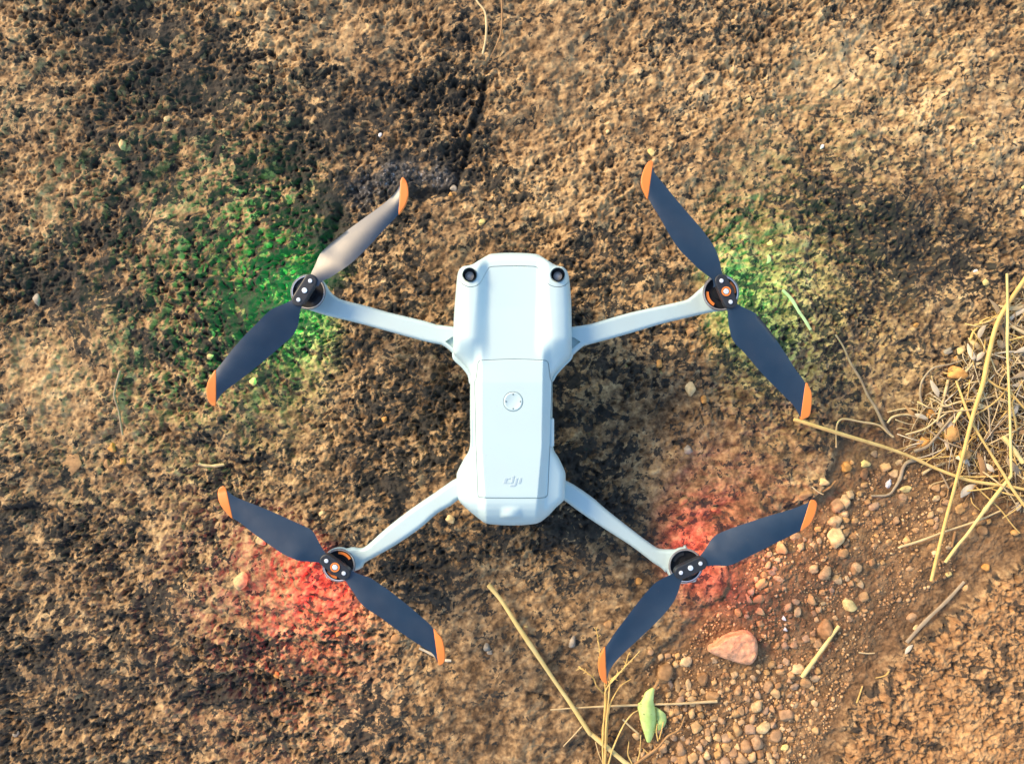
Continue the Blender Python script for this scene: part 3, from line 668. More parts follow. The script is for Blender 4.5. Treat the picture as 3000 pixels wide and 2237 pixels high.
def cut_corner(pts): return pts
PR = {}
PR['fl'] = dict(o=(580, 500, 2.327), hub=((908.5, 822.3), (874, 877.6), (892, 850.4)), z=.0662, hz=.0682, side=('A', 'B'), blades=[
    dict(A=[(752, 745), (770, 700), (800, 640), (830, 570), (880, 518), (1000, 420), (1150, 310), (1270, 222), (1345, 150), (1378, 88)],
         B=[(820, 790), (845, 755), (900, 730), (960, 690), (1020, 650), (1090, 590), (1180, 500), (1260, 410), (1330, 340), (1366, 298)],
         tip=[(1378, 88), (1384, 60), (1394, 45), (1412, 60), (1430, 100), (1435, 160), (1428, 190), (1418, 225), (1395, 265), (1366, 299), (1372, 200)]),
    dict(A=[(655, 860), (632, 885), (580, 910), (512, 938), (470, 968), (400, 1040), (320, 1120), (240, 1210), (170, 1300), (123, 1358)],
         B=[(715, 900), (705, 930), (692, 980), (685, 1045), (660, 1100), (630, 1140), (480, 1270), (320, 1400), (170, 1512), (126, 1580)],
         tip=[(122, 1358), (95, 1390), (70, 1430), (57, 1490), (64, 1550), (84, 1585), (112, 1602), (124, 1586), (125, 1480)])])
PR['fr'] = dict(o=(1840, 450, 2.065), hub=((2113.9, 822.2), (2140.8, 884.2), (2127.7, 853.2)), z=.0662, hz=.0682, side=('B', 'A'), ringo=True, blades=[
    dict(A=[(515, 810), (515, 768), (470, 730), (420, 690), (370, 640), (310, 580), (250, 490), (200, 400), (150, 320), (122, 270)],
         B=[(590, 770), (572, 730), (558, 670), (545, 620), (528, 578), (500, 530), (440, 450), (310, 300), (200, 165), (165, 125), (148, 78)],
         tip=[(149, 78), (150, 55), (142, 44), (124, 48), (104, 76), (90, 110), (80, 150), (80, 185), (88, 215), (105, 250), (121, 272), (138, 160)]),
    dict(A=[(640, 870), (660, 908), (712, 936), (772, 966), (802, 1000), (850, 1060), (900, 1130), (960, 1220), (1010, 1300), (1050, 1352), (1073, 1388)],
         B=[(590, 900), (600, 945), (605, 1000), (615, 1070), (640, 1140), (700, 1200), (820, 1340), (940, 1460), (1000, 1522), (1043, 1594)],
         tip=[(1073, 1388), (1092, 1404), (1109, 1440), (1112, 1480), (1108, 1540), (1098, 1585), (1070, 1602), (1044, 1604), (1056, 1495)])])
PR['rl'] = dict(o=(600, 1400, 2.849), hub=((956, 1642.2), (1006.9, 1678.5), (981.2, 1661)), z=.0532, hz=.0552, side=('B', 'A'), ringo=True, blades=[
    dict(A=[(1010, 740), (975, 715), (930, 700), (860, 696), (790, 690), (720, 665), (650, 630), (560, 570), (380, 440), (300, 375), (233, 334)],
         B=[(1060, 690), (1020, 640), (985, 590), (950, 530), (912, 456), (880, 425), (830, 400), (740, 360), (620, 305), (480, 245), (350, 195), (250, 153), (182, 100)],
         tip=[(181, 98), (165, 70), (146, 66), (120, 85), (108, 120), (112, 170), (130, 220), (160, 265), (195, 305), (233, 336), (206, 210)]),
    dict(A=[(1180, 740), (1215, 765), (1290, 800), (1380, 830), (1440, 870), (1530, 930), (1620, 1000), (1720, 1080), (1800, 1150), (1870, 1210), (1906, 1254)],
         B=[(1130, 800), (1170, 850), (1195, 890), (1240, 952), (1292, 1032), (1360, 1095), (1450, 1150), (1640, 1290), (1830, 1415), (1900, 1460), (1946, 1540)],
         tip=[(1907, 1254), (1945, 1295), (1980, 1340), (1998, 1410), (2006, 1480), (2001, 1530), (1976, 1556), (1947, 1545), (1925, 1390)])])
PR['rr'] = dict(o=(1700, 1430, 2.8), hub=((1995.1, 1677), (2052.3, 1650), (2023.2, 1663)), z=.0532, hz=.0552, side=('A', 'B'), blades=[
    dict(A=[(955, 590), (985, 550), (1030, 490), (1078, 412), (1120, 378), (1190, 345), (1300, 305), (1420, 265), (1560, 220), (1700, 180), (1800, 145), (1879, 112)],
         B=[(990, 650), (1030, 637), (1110, 632), (1210, 634), (1290, 605), (1400, 550), (1500, 500), (1600, 450), (1700, 400), (1803, 348)],
         tip=[(1880, 110), (1902, 92), (1926, 100), (1941, 130), (1936, 180), (1915, 240), (1885, 295), (1850, 325), (1803, 349), (1842, 230)]),
    dict(A=[(800, 650), (770, 690), (700, 725), (620, 770), (560, 830), (500, 900), (430, 990), (370, 1070), (300, 1160), (240, 1250), (206, 1304)],
         B=[(850, 720), (825, 772), (805, 842), (775, 912), (730, 980), (660, 1060), (580, 1140), (420, 1290), (340, 1365), (280, 1430), (237, 1500), (219, 1575)],
         tip=[(205, 1304), (175, 1345), (152, 1400), (147, 1460), (155, 1520), (175, 1572), (204, 1592), (219, 1590), (211, 1450)])])
for k, d in PR.items():
    (ax, ay), (bx, by), (cx, cy) = d['hub']; dx, dy = bx - ax, by - ay; L = math.hypot(dx, dy); ux, uy = dx / L, dy / L; r = 19.5
    a0 = math.degrees(math.atan2(uy, ux))
    cap = bulb((bx, by), r, a0 - 90, a0 + 90, 12) + bulb((ax, ay), r, a0 + 90, a0 + 270, 12)
    hz = d['hz']
    prop = shell('propeller', cap, lambda x, y: hz + 0 * x, lambda x, y: hz - .0045, M['clamp'], drone, R=3.5, Rz=0.0009, step=5, edge=3, tuck=-1)
    ring('hub_boss', (cx, cy), [(20, hz - .0040), (22, hz - .0075), (24, hz - .0120)], M['black'], prop, 32)
    for (sx, sy, sr) in ((ax, ay, 6.2), (bx, by, 6.2), (cx, cy, 7.8)):
        ring('screw', (sx, sy), [(sr, hz - .0002), (sr, hz + .0006), (sr * .8, hz + .0009), (0.01, hz + .0009)], M['screw'], prop, 20)
    if d.get('ringo'):
        ring('orange_ring', (cx, cy), [(14.2, hz - .0002), (14.0, hz + .0006), (9.5, hz + .0006), (9.2, hz - .0002)], M['orange'], prop, 32)
    ox, oy, s = d['o']
    for bd_, side in zip(d['blades'], (d['side'][0], d['side'][0] if False else d['side'][1])):
        b_o, row = blade(cr(ox, oy, s, bd_['A']), cr(ox, oy, s, bd_['B']), d['z'], side, prop)
        blade_tip(cr(ox, oy, s, bd_['tip']), row, prop)

DZ = 0.0
# ------------------------------------------------------------------ stones
def ico(sub):
    import bmesh
    bm = bmesh.new(); bmesh.ops.create_icosphere(bm, subdivisions=sub, radius=1)
    v = np.array([tuple(x.co) for x in bm.verts]); f = [tuple(x.index for x in fc.verts) for fc in bm.faces]; bm.free(); return v, f
ICO3, ICOF3 = ico(3); ICO1, ICOF1 = ico(1)
def stone_mesh(name, seed, rough=.26, facets=11, v0=ICO3, f0=ICOF3):
    rg = np.random.default_rng(seed); v = v0.copy()
    for _ in range(facets):                              # worn flat faces
        nrm = rg.normal(size=3); nrm /= np.linalg.norm(nrm); lim = rg.uniform(.56, .88)
        dd = v @ nrm; ex = np.clip(dd - lim, 0, None); v = v - ex[:, None] * nrm * .85
    for k in range(3):
        dirs = rg.normal(size=3); ph = rg.uniform(0, 6); v = v * (1 + rough / (k + 2) * np.sin((v @ dirs) * (1.6 + k) + ph))[:, None]
    me = bpy.data.meshes.new(name); me.from_pydata(v.tolist(), [], f0); me.shade_smooth(); return me
PEB = [stone_mesh('pebble', 100 + i) for i in range(14)]
PEBMAT = {}
def pebble(px, py, rx, ry, rot=0, mat='gravel', label=None, group=None, name='pebble', cat='pebble', lift=.08, flat=.75, proto=None):
    x, y, _ = P(px, py, 0.0); z = float(ground_z(x, y)); k = (CAM_H - z) / FPX; x, y = (px - 1500) * k, (1118.5 - py) * k
    i = random.randrange(len(PEB)) if proto is None else proto
    if (i, mat) not in PEBMAT:
        me = PEB[i].copy(); me.materials.append(M[mat]); me.name = name; PEBMAT[(i, mat)] = me
    o = link(bpy.data.objects.new(name, PEBMAT[(i, mat)]))
    sx, sy = rx * k * 1.18, ry * k * 1.18; sz = min(sx, sy) * flat
    o.scale = (sx, sy, sz); o.rotation_euler = (0, 0, math.radians(rot)); o.location = (x, y, z + sz * lift)
    return tag(o, label, cat, group)

iso = [
 (705, 1700, 26, 21, 15, 'cream', 'large cream stone left of the red glow under the rear propeller'),
 (767, 1582, 17, 11, -30, 'cream', 'oval cream pebble half under the rear left propeller blade'),
 (944, 1502, 9, 9, 0, 'cream', 'small pale pebble just above the rear left motor, larger of two touching'),
 (948, 1515, 6, 6, 0, 'brown_stone', 'tiny tan pebble touching the pale one above the rear left motor'),
 (991, 1855, 10, 8, 20, 'orange_stone', 'bright orange chip below the rear left motor in the red-lit rock'),
 (1158, 1868, 15, 14, 0, 'brown_stone', 'tan pebble against the edge of the lower rear left blade'),
 (810, 1974, 7, 10, 10, 'orange_stone', 'small orange pebble in a dark hole below the red-lit rock'),
 (332, 2003, 8, 12, -20, 'brown_stone', 'buff pebble on the dark rock near the bottom left'),
 (47, 2148, 9, 9, 0, 'grey_stone', 'pale round pebble in the bottom left corner of the rock'),
 (440, 1653, 11, 9, -35, 'brown_stone', 'flat tan chip on the rock left of the cream stone'),
 (330, 1311, 12, 12, 0, 'orange_stone', 'orange pebble, upper of the orange group on the left rock'),
 (361, 1351, 11, 10, 0, 'orange_stone', 'orange pebble, lower right of the orange group on the left rock'),
 (316, 1358, 10, 17, 20, 'brown_stone', 'brown angular stone set beside the two orange pebbles on the left'),
 (208, 1365, 30, 26, 10, 'brown_stone', 'large flat brown stone set in the rock at the far left'),
 (152, 552, 30, 13, 15, 'brown_stone', 'long flat tan stone in the light rock at the upper left'),
 (490, 350, 10, 10, 0, 'cream', 'pale pebble lying in a dark pit of the upper left rock'),
 (359, 423, 10, 14, 15, 'cream', 'cream angular chip on the rock below the pit pebble at upper left'),
 (94, 103, 7, 10, 0, 'brown_stone', 'little tan pebble wedged in a hole at the top left'),
 (698, 40, 6, 6, 0, 'orange_stone', 'tiny orange pebble near the top edge left of centre'),
 (110, 880, 11, 15, 20, 'grey_stone', 'pale oval pebble in the dark rock at the far left'),
 (615, 1043, 9, 8, 0, 'cream', 'cream pebble left of the front left blade tip'),
 (743, 1116, 11, 13, 0, 'yellow_stone', 'yellowish pebble beside the lower front left blade edge'),
 (1373, 402, 11, 9, 0, 'orange_stone', 'smooth orange pebble at the edge of the dark crack'),
 (1357, 255, 8, 7, 0, 'brown_stone', 'small tan pebble left of the top of the crack'),
 (1330, 552, 9, 8, 0, 'grey_stone', 'pale pebble at the lower end of the crack'),
 (1321, 570, 7, 6, 0, 'orange_stone', 'tiny tan pebble under the pale one at the crack end'),
 (1411, 650, 9, 9, 0, 'yellow_stone', 'pale yellow pebble on the rock above the front of the drone'),
 (1779, 387, 6, 6, 0, 'cream', 'tiny cream pebble on the light rock above the drone'),
 (1907, 450, 12, 12, 0, 'yellow_stone', 'yellowish pebble just beyond the upper front right blade tip'),
 (1960, 433, 7, 9, 0, 'cream', 'small pale pebble right of the one beyond the front right tip'),
 (2193, 292, 10, 10, 0, 'cream', 'round cream pebble alone on the tan rock at upper right'),
 (2996, 547, 9, 9, 0, 'yellow_stone', 'yellow pebble at the right edge in the upper rock'),
 (2255, 712, 9, 9, 0, 'yellow_stone', 'yellow pebble in the green glow right of the front right motor'),
 (2280, 608, 14, 7, -20, 'brown_stone', 'flat tan chip on the rock above the green glow'),
 (2024, 971, 13, 12, 0, 'brown_stone', 'tan pebble just below the front right arm near its motor'),
 (1930, 1066, 12, 12, 0, 'orange_stone', 'tan pebble below the middle of the front right arm'),
 (2020, 1142, 15, 18, 15, 'cream', 'cream pebble, larger of the pair right of the drone body'),
 (2061, 1171, 11, 12, 0, 'orange_stone', 'tan pebble, smaller of the pair right of the drone body'),
 (1127, 1226, 8, 10, -20, 'orange_stone', 'small orange pebble on the rock left of the drone waist'),
 (1320, 1520, 11, 10, 0, 'cream', 'cream pebble beside the left of the drone tail'),
 (1426, 1893, 11, 10, 0, 'grey_stone', 'dark grey round pebble on the smooth rock below the drone'),
 (1435, 1909, 8, 7, 0, 'grey_stone', 'pale pebble touching the dark grey round one below the drone'),
 (1541, 1835, 7, 6, 0, 'yellow_stone', 'small yellowish pebble right beside the long green straw'),
 (1678, 1877, 10, 15, -15, 'grey_stone', 'pale long pebble between the green straw and the rear right blade'),
 (1784, 1826, 14, 13, 0, 'brown_stone', 'brown pebble left of the lower rear right blade'),
 (1870, 1700, 10, 12, 0, 'orange_stone', 'ochre pebble below the rear right arm near its motor'),
 (1786, 1641, 12, 10, 0, 'brown_stone', 'tan pebble below the middle of the rear right arm'),
 (1826, 1633, 7, 7, 0, 'brown_stone', 'left one of two small tan pebbles under the rear right arm'),
 (1840, 1633, 8, 8, 0, 'brown_stone', 'right one of two small tan pebbles under the rear right arm'),
 (2000, 1467, 13, 8, 50, 'brown_stone', 'angular tan stone above the rear right motor'),
 (2092, 1491, 9, 7, 30, 'brown_stone', 'small tan chip in the red glow above the rear right motor'),
 (2016, 1315, 13, 11, 0, 'grey_stone', 'pale pebble on the smooth rock right of the drone tail'),
 (1984, 1312, 7, 6, 0, 'brown_stone', 'small brown pebble left of the pale one by the drone tail'),
 (2296, 1810, 6, 6, 0, 'white_stone', 'round white pebble in the gravel above the large rose stone'),
 (2300, 1842, 6, 5, 0, 'white_stone', 'tiny white chip just below the round white pebble'),
 (2487, 1774, 24, 16, -25, 'yellow_stone', 'angular pale yellow block in the gravel at lower right'),
 (2443, 1576, 23, 27, 10, 'cream', 'large cream stone in the gravel right of the rear right blade tip'),
 (2417, 1841, 23, 25, 30, 'brown_stone', 'large tan stone touching the upper end of the green stick'),
 (1943, 1968, 23, 27, 10, 'brown_stone', 'large tan stone above the green leaf'),
 (2059, 1985, 17, 20, -15, 'brown_stone', 'rounded tan stone left below the large rose stone'),
 (2235, 2130, 23, 16, -10, 'cream', 'big cream-tan stone in the bottom gravel'),
 (2297, 2187, 10, 9, 0, 'yellow_stone', 'bright yellow pebble at the lower right end of the gravel'),
 (2532, 1356, 13, 12, 30, 'yellow_stone', 'pale yellow-white chip below the long straw at right'),
 (2601, 1416, 10, 14, -20, 'white_stone', 'white and pink chip beside the dark curved twig'),
 (2795, 1092, 27, 18, 10, 'orange_stone', 'large smooth tan pebble at the top of the straw heap'),
 (2697, 1297, 18, 13, 30, 'orange_stone', 'smooth orange-tan pebble in the lower left straw heap'),
 (2723, 1212, 13, 13, 0, 'orange_stone', 'round orange pebble in the left edge of the straw heap'),
 (2877, 1554, 15, 15, 20, 'brown_stone', 'blocky tan pebble right of the two crossing stalks'),
 (2888, 1660, 13, 11, 0, 'orange_stone', 'orange pebble on the edge of the ochre rock at right'),
 (2779, 1680, 10, 8, 0, 'yellow_stone', 'yellow-tan pebble right of the lower end of the thick stalk'),
 (2649, 1431, 15, 9, 0, 'yellow_stone', 'yellow blocky pebble right of the dark curved twig'),
 (2680, 1838, 10, 9, 0, 'cream', 'cream pebble lying against the brown dry blade'),
 (2480, 1367, 16, 15, 0, 'orange_stone', 'orange-tan angular pebble left of the pale chip at right'),
 (2413, 1411, 15, 10, 15, 'cream', 'tan oval pebble above the rear right blade tip'),
 (2360, 1450, 26, 10, 25, 'brown_stone', 'long brown stone slab right above the rear right blade tip'),
 (2812, 1025, 11, 11, 0, 'cream', 'cream pebble at the upper left edge of the straw heap'),
 (2774, 1029, 12, 9, 20, 'grey_stone', 'grey-pink pebble left of the cream one at the straw heap edge'),
 (2803, 1050, 9, 7, 0, 'orange_stone', 'flat orange pebble under the curved grey straw'),
 (2990, 895, 8, 9, 0, 'cream', 'pale pebble at the right edge above the straw heap'),
 (2888, 826, 10, 8, 0, 'yellow_stone', 'yellow chip near the right edge above the straw stalks'),
 (2858, 793, 8, 5, 0, 'white_stone', 'white flake in the dark rock at the right edge'),
 (2680, 952, 7, 6, 0, 'orange_stone', 'bright orange grain on the rock left of the straw heap'),
 (2407, 431, 5, 7, -20, 'white_stone', 'white quartz flake on the upper right rock'),
 (1113, 396, 5, 7, 0, 'white_stone', 'white quartz grain on the dark rock above the front left blade'),
]
for (x, y, rx, ry, rot, m, lab) in iso:
    pebble(x, y, rx, ry, rot, m, lab, flat=.16 if 'large flat' in lab else .3 if 'flat' in lab else .75, lift=-.1 if 'flat' in lab else .9 if 'heap' in lab else .2)

gr = []
for (x, y, rx, ry, rot) in [(540, 480, 62, 72, 10), (320, 900, 68, 52, 30), (285, 1070, 80, 48, 22), (45, 1235, 52, 52, 0), (200, 995, 38, 36, 0), (395, 685, 38, 38, 0), (470, 725, 38, 34, 0), (920, 730, 50, 50, 0), (890, 1085, 48, 54, 0), (725, 1225, 42, 50, 20), (1245, 550, 60, 56, 0), (1145, 195, 60, 50, 0), (1290, 440, 40, 42, 0), (1270, 90, 50, 40, 0), (1270, 310, 45, 42, 0), (770, 470, 42, 42, 0), (1490, 1060, 50, 36, 0), (1330, 1305, 44, 40, 0), (1385, 355, 55, 34, -10), (300, 1360, 45, 34, 0), (520, 850, 70, 34, -10), (400, 560, 34, 34, 0), (440, 610, 26, 26, 0), (505, 620, 44, 30, 0), (340, 615, 22, 22, 0), (430, 765, 42, 28, -30), (350, 800, 34, 32, 0), (245, 845, 42, 36, 0), (415, 905, 28, 26, 0), (265, 980, 26, 20, 0), (380, 975, 30, 28, 0), (170, 1075, 26, 50, 20), (150, 1275, 34, 26, 0), (300, 1215, 50, 40, 0), (700, 360, 56, 44, 0), (815, 390, 26, 28, 0), (875, 400, 26, 32, 0), (910, 445, 30, 32, 0), (975, 410, 30, 40, 20), (970, 270, 38, 32, 0), (1025, 340, 28, 28, 0), (1050, 295, 22, 20, 0), (1290, 170, 45, 36, 0), (1385, 175, 40, 34, 0), (1245, 245, 34, 24, 0), (1035, 620, 38, 26, 0), (1050, 780, 80, 70, 0), (1175, 845, 40, 40, 0), (1300, 845, 34, 30, -30), (1345, 890, 34, 32, 0), (1415, 720, 60, 60, 0), (1460, 905, 30, 38, 0), (1130, 975, 32, 30, 0), (1020, 1000, 34, 34, 0), (1080, 1080, 30, 22, 0), (1030, 1125, 34, 24, 0), (715, 1110, 50, 34, 0), (620, 1165, 46, 44, 0), (645, 1270, 34, 24, 0), (920, 1240, 38, 38, 0), (980, 1195, 32, 34, 0), (955, 1310, 30, 26, 0), (1160, 1285, 34, 28, 0), (1100, 1200, 26, 22, 0), (605, 1510, 40, 32, -30), (690, 1600, 60, 44, -20), (820, 1540, 44, 38, 0), (900, 1540, 40, 30, -30), (910, 1470, 30, 36, 0), (590, 1610, 44, 36, 0), (500, 1610, 34, 30, 0), (1500, 1210, 34, 24, 0), (1500, 1260, 24, 20, 0), (660, 1350, 40, 24, -10), (1420, 860, 30, 20, -20), (970, 1590, 60, 50, 0)]:
    gr.append((2150 + x / 3.933, 1480 + y / 3.933, rx / 3.933, ry / 3.933, rot))
for (x, y, rx, ry, rot) in [(470, 160, 75, 70, 0), (355, 190, 44, 42, 0), (855, 145, 50, 44, -20), (1120, 325, 50, 50, 0), (1230, 340, 40, 40, 0), (1715, 295, 55, 36, 0), (1855, 335, 54, 46, 0), (1945, 260, 75, 58, 20), (1545, 470, 80, 72, 30), (1650, 575, 60, 46, -20), (1415, 590, 42, 60, 20), (830, 620, 80, 74, -20), (1160, 540, 54, 54, 0), (1795, 845, 100, 82, -20), (1400, 740, 75, 70, 0), (1200, 810, 48, 58, 15), (1210, 945, 50, 42, 0), (1300, 1040, 72, 60, -20), (1150, 1030, 56, 78, 20), (1625, 1120, 82, 86, 0), (1410, 1190, 74, 96, 10), (1270, 1250, 84, 80, 0), (990, 1160, 68, 56, 0), (1010, 1280, 65, 56, 0), (1080, 1350, 60, 60, 0), (1450, 1360, 60, 56, 0), (1560, 1390, 48, 58, 0), (1655, 1375, 36, 38, 0), (1200, 1410, 75, 80, 20), (1000, 1450, 84, 70, 0), (1750, 1165, 40, 40, 0), (1840, 1175, 45, 34, 0), (615, 1010, 100, 66, 25), (420, 1290, 64, 82, 10), (580, 1400, 72, 80, 0), (200, 1450, 90, 60, 0), (435, 1440, 76, 70, 0), (685, 1440, 44, 56, 0), (665, 1270, 50, 40, -20), (560, 835, 44, 54, 15), (365, 795, 56, 54, 0), (410, 670, 64, 60, 0), (555, 640, 50, 44, 0), (150, 680, 65, 46, 0), (230, 520, 44, 34, 0), (375, 490, 42, 92, 0), (515, 480, 40, 84, -5), (260, 590, 40, 40, 0), (350, 915, 44, 40, 0), (685, 855, 40, 34, 0), (895, 1150, 46, 40, 0), (2150, 380, 55, 40, 0), (2040, 440, 68, 54, 0), (2150, 710, 50, 46, 0), (1880, 720, 44, 42, 0), (2170, 1050, 50, 48, 0), (1685, 470, 48, 48, 0), (160, 95, 40, 46, 0), (255, 85, 48, 42, -20), (380, 80, 36, 42, 0), (20, 40, 40, 46, 0), (285, 460, 34, 60, 10), (465, 490, 28, 30, 0), (855, 430, 38, 40, 0), (940, 450, 26, 26, 0), (1090, 430, 38, 32, 0), (1300, 445, 26, 44, 0), (1400, 475, 26, 24, 0), (1540, 300, 40, 40, 0), (1030, 510, 34, 32, 0), (1700, 220, 34, 30, 0), (1830, 250, 30, 26, 0), (1830, 415, 34, 26, 0), (1740, 580, 34, 28, -30), (1820, 600, 32, 30, 0), (1270, 790, 36, 44, 0), (1600, 770, 38, 44, 0), (1660, 690, 32, 30, 0), (780, 1150, 44, 46, 0), (760, 1080, 40, 60, 15), (830, 1020, 44, 50, 0), (1065, 1120, 36, 56, 30), (1060, 620, 36, 40, 0), (470, 780, 30, 30, 0), (240, 770, 34, 40, 0), (290, 830, 36, 44, 0), (900, 1270, 44, 58, 0), (900, 1360, 50, 60, 0), (760, 1370, 50, 56, 0), (720, 1210, 48, 44, 0), (620, 1190, 38, 36, 0), (510, 1190, 40, 44, 0), (1150, 1260, 36, 40, 0), (1340, 1400, 56, 60, 0), (1460, 1460, 60, 40, 0), (1620, 1290, 44, 44, 0), (1740, 1450, 50, 50, 0), (2120, 500, 32, 30, 0), (2200, 280, 40, 46, 0), (2010, 980, 34, 22, -20), (2090, 1030, 28, 30, 0), (1960, 1000, 36, 24, 0), (190, 1290, 50, 60, 0), (330, 1420, 60, 46, 0), (1130, 830, 60, 44, 0), (840, 890, 60, 40, 20), (1350, 910, 44, 56, 0), (1510, 800, 50, 46, 0), (1930, 600, 34, 44, 0), (2020, 720, 40, 36, 0), (2060, 640, 34, 40, 0), (1280, 640, 36, 40, 0), (970, 350, 34, 36, 0), (1020, 330, 38, 44, 0)]:
    gr.append((1900 + x / 4.432, 1900 + y / 4.432, rx / 4.432, ry / 4.432, rot))
for (x, y, rx, ry, rot) in [(510, 255, 26, 28, 0), (520, 410, 44, 34, 0), (480, 470, 36, 48, 20), (480, 560, 38, 30, 0), (1050, 690, 34, 24, 0), (985, 775, 34, 30, 0), (1175, 570, 28, 26, 0), (1175, 625, 34, 28, 0), (1090, 655, 30, 22, 0), (1170, 835, 32, 34, 0), (1215, 345, 44, 38, 0), (1405, 520, 38, 44, 30), (1270, 400, 24, 24, 0), (1300, 470, 28, 22, 0), (1215, 435, 28, 24, 0), (1215, 660, 24, 28, 0), (1250, 530, 22, 20, 0), (1215, 605, 20, 22, 0), (1450, 600, 30, 24, 0), (1450, 490, 28, 24, 0), (1530, 555, 26, 18, 0), (1640, 625, 22, 20, 0), (1275, 340, 24, 20, 0), (800, 190, 44, 34, 0), (880, 235, 44, 36, 0), (720, 75, 30, 30, 0), (630, 240, 28, 40, 10), (600, 400, 24, 24, 0), (715, 500, 44, 32, 0), (950, 430, 38, 28, 0), (660, 470, 24, 22, 0), (550, 740, 36, 24, 0), (715, 820, 20, 22, 0), (830, 790, 22, 24, 0), (1310, 830, 24, 20, 0), (1335, 800, 16, 16, 0), (1200, 880, 24, 18, 0), (390, 620, 50, 40, 0), (625, 1235, 40, 34, 0), (420, 1090, 34, 32, 0), (530, 1120, 26, 28, 0), (920, 1255, 22, 18, 0), (1010, 1395, 36, 34, 0), (410, 500, 50, 50, 0), (890, 620, 24, 28, 0), (740, 735, 22, 20, 0), (790, 955, 18, 18, 0), (1450, 1160, 26, 26, 0), (1010, 1000, 40, 24, 0), (700, 955, 34, 30, 0), (560, 1010, 44, 44, 0), (760, 90, 24, 22, 0), (920, 150, 30, 26, 0), (540, 150, 20, 20, 0), (640, 330, 26, 22, 0), (750, 620, 30, 30, 0), (660, 560, 26, 22, 0)]:
    gr.append((2300 + x / 2.753, 1300 + y / 2.753, rx / 2.753, ry / 2.753, rot))
GL = 'rounded tan or brown pebble lying in the loose gravel at the lower right'
rgp = np.random.default_rng(77); gxy = [(g[0], g[1], g[2] + g[3]) for g in gr] + [(i[0], i[1], i[2] + i[3]) for i in iso]
BED = np.array([(1860, 2090), (1990, 2010), (2150, 1960), (2330, 1930), (2400, 2010), (2390, 2120), (2330, 2190), (2290, 2237), (1850, 2237)], float)
while len(gr) < 297:
    q = rgp.uniform(BED.min(0), BED.max(0)); r = rgp.uniform(7, 13)
    if inside(q[None], BED)[0] and all(math.hypot(q[0] - a, q[1] - b) > r + .4 * c for a, b, c in gxy):
        gr.append((q[0], q[1], r, r * rgp.uniform(.7, 1), rgp.uniform(0, 180))); gxy.append((q[0], q[1], 2 * r))
for (x, y, rx, ry, rot) in gr[:300]:
    pebble(x, y, rx, ry, rot, 'gravel', GL, 'gravel pebbles at the lower right')
# finer grit between them, past counting
def pix_poly(pts): return np.array(pts, float) * K
GRAVEL = pix_poly([(1760, 1120), (1990, 960), (2060, 1150), (2080, 1240), (1960, 1330), (1880, 1420), (1830, 1520), (1770, 1640), (1700, 1690), (1370, 1690), (1400, 1450), (1480, 1410), (1560, 1310), (1640, 1200)])
def grit():
    V = []; F = []; rg = np.random.default_rng(5); lo, hi = GRAVEL.min(0), GRAVEL.max(0); n = 0
    protos = []
    for s in range(8):
        me = stone_mesh('g', 300 + s, .25, 4, ICO1, ICOF1); protos.append(np.array([tuple(v.co) for v in me.vertices])); bpy.data.meshes.remove(me)
    while n < 6000:
        q = rg.uniform(lo, hi)
        dens = float(perlin(np.array([q[0] / 90]), np.array([q[1] / 90]), 60)[0]) * .6 + .55 + (0.35 if q[1] > 1990 else 0)
        if rg.random() > dens or not inside(q[None], GRAVEL)[0]: continue
        x, y, _ = P(q[0], q[1], 0); z = float(ground_z(x, y)); k = CAM_H / FPX
        r = (1.3 + 6.2 * rg.random() ** 2.6) * k; a = rg.uniform(0, 6.28); sc = np.array([r, r * rg.uniform(.65, 1), r * .7])
        v = protos[n % 8] * sc; ca, sa = math.cos(a), math.sin(a)
        v = np.stack([v[:, 0] * ca - v[:, 1] * sa + x, v[:, 0] * sa + v[:, 1] * ca + y, v[:, 2] + z + r * .1], 1)
        b = len(V); V += v.tolist(); F += [(b + i, b + j, b + k_) for i, j, k_ in ICOF1]; n += 1
    me = bpy.data.meshes.new('gravel'); me.from_pydata(V, [], F); me.shade_smooth()
    m, nt, bs = new_mat('grit_stone'); N = nt.nodes; L = nt.links
    geo = N.new('ShaderNodeNewGeometry'); rp = N.new('ShaderNodeValToRGB'); e = rp.color_ramp.elements
    e[0].color = (0.20, 0.11, 0.05, 1); e[1].color = (0.66, 0.46, 0.24, 1); k = e.new(.5); k.color = (0.42, 0.25, 0.115, 1); k = e.new(.75); k.color = (0.54, 0.30, 0.12, 1)
    L.new(geo.outputs['Random Per Island'], rp.inputs['Fac']); L.new(rp.outputs['Color'], bs.inputs['Base Color']); bs.inputs['Roughness'].default_value = .8
    me.materials.append(m); o = link(bpy.data.objects.new('gravel', me))
    tag(o, 'fine brown grit and tiny stones between the gravel pebbles at the lower right', 'gravel', kind='stuff')
grit()

# the large rose-coloured stone: its own outline, real thickness
rose = cr(1700, 1800, 3.166, [(1190, 325), (1215, 300), (1260, 282), (1370, 212), (1470, 182), (1540, 168), (1608, 195), (1640, 250), (1642, 370), (1605, 440), (1560, 462), (1450, 440), (1300, 392), (1205, 350)])
rz0 = float(ground_z(*P(2150, 1905, 0)[:2]))
def rose_z(x, y): return rz0 + 0.0105 + 0.0028 * fbm(x / 60, y / 60, 3, 71) + 0.0008 * fbm(x / 14, y / 14, 3, 72) - 0.0045 * sstep(1905, 1950, y + .30 * (2150 - x)) - .002 * sstep(2130, 2080, x)
tag(shell('stone', catmull(rose, 4, True), rose_z, lambda x, y: rz0 - .003, M['rose_stone'], None, R=7, Rz=0.0032, step=4, edge=4, tuck=-2, sharp=60), 'large angular rose-orange stone lying on the gravel below the rear right propeller', 'stone')

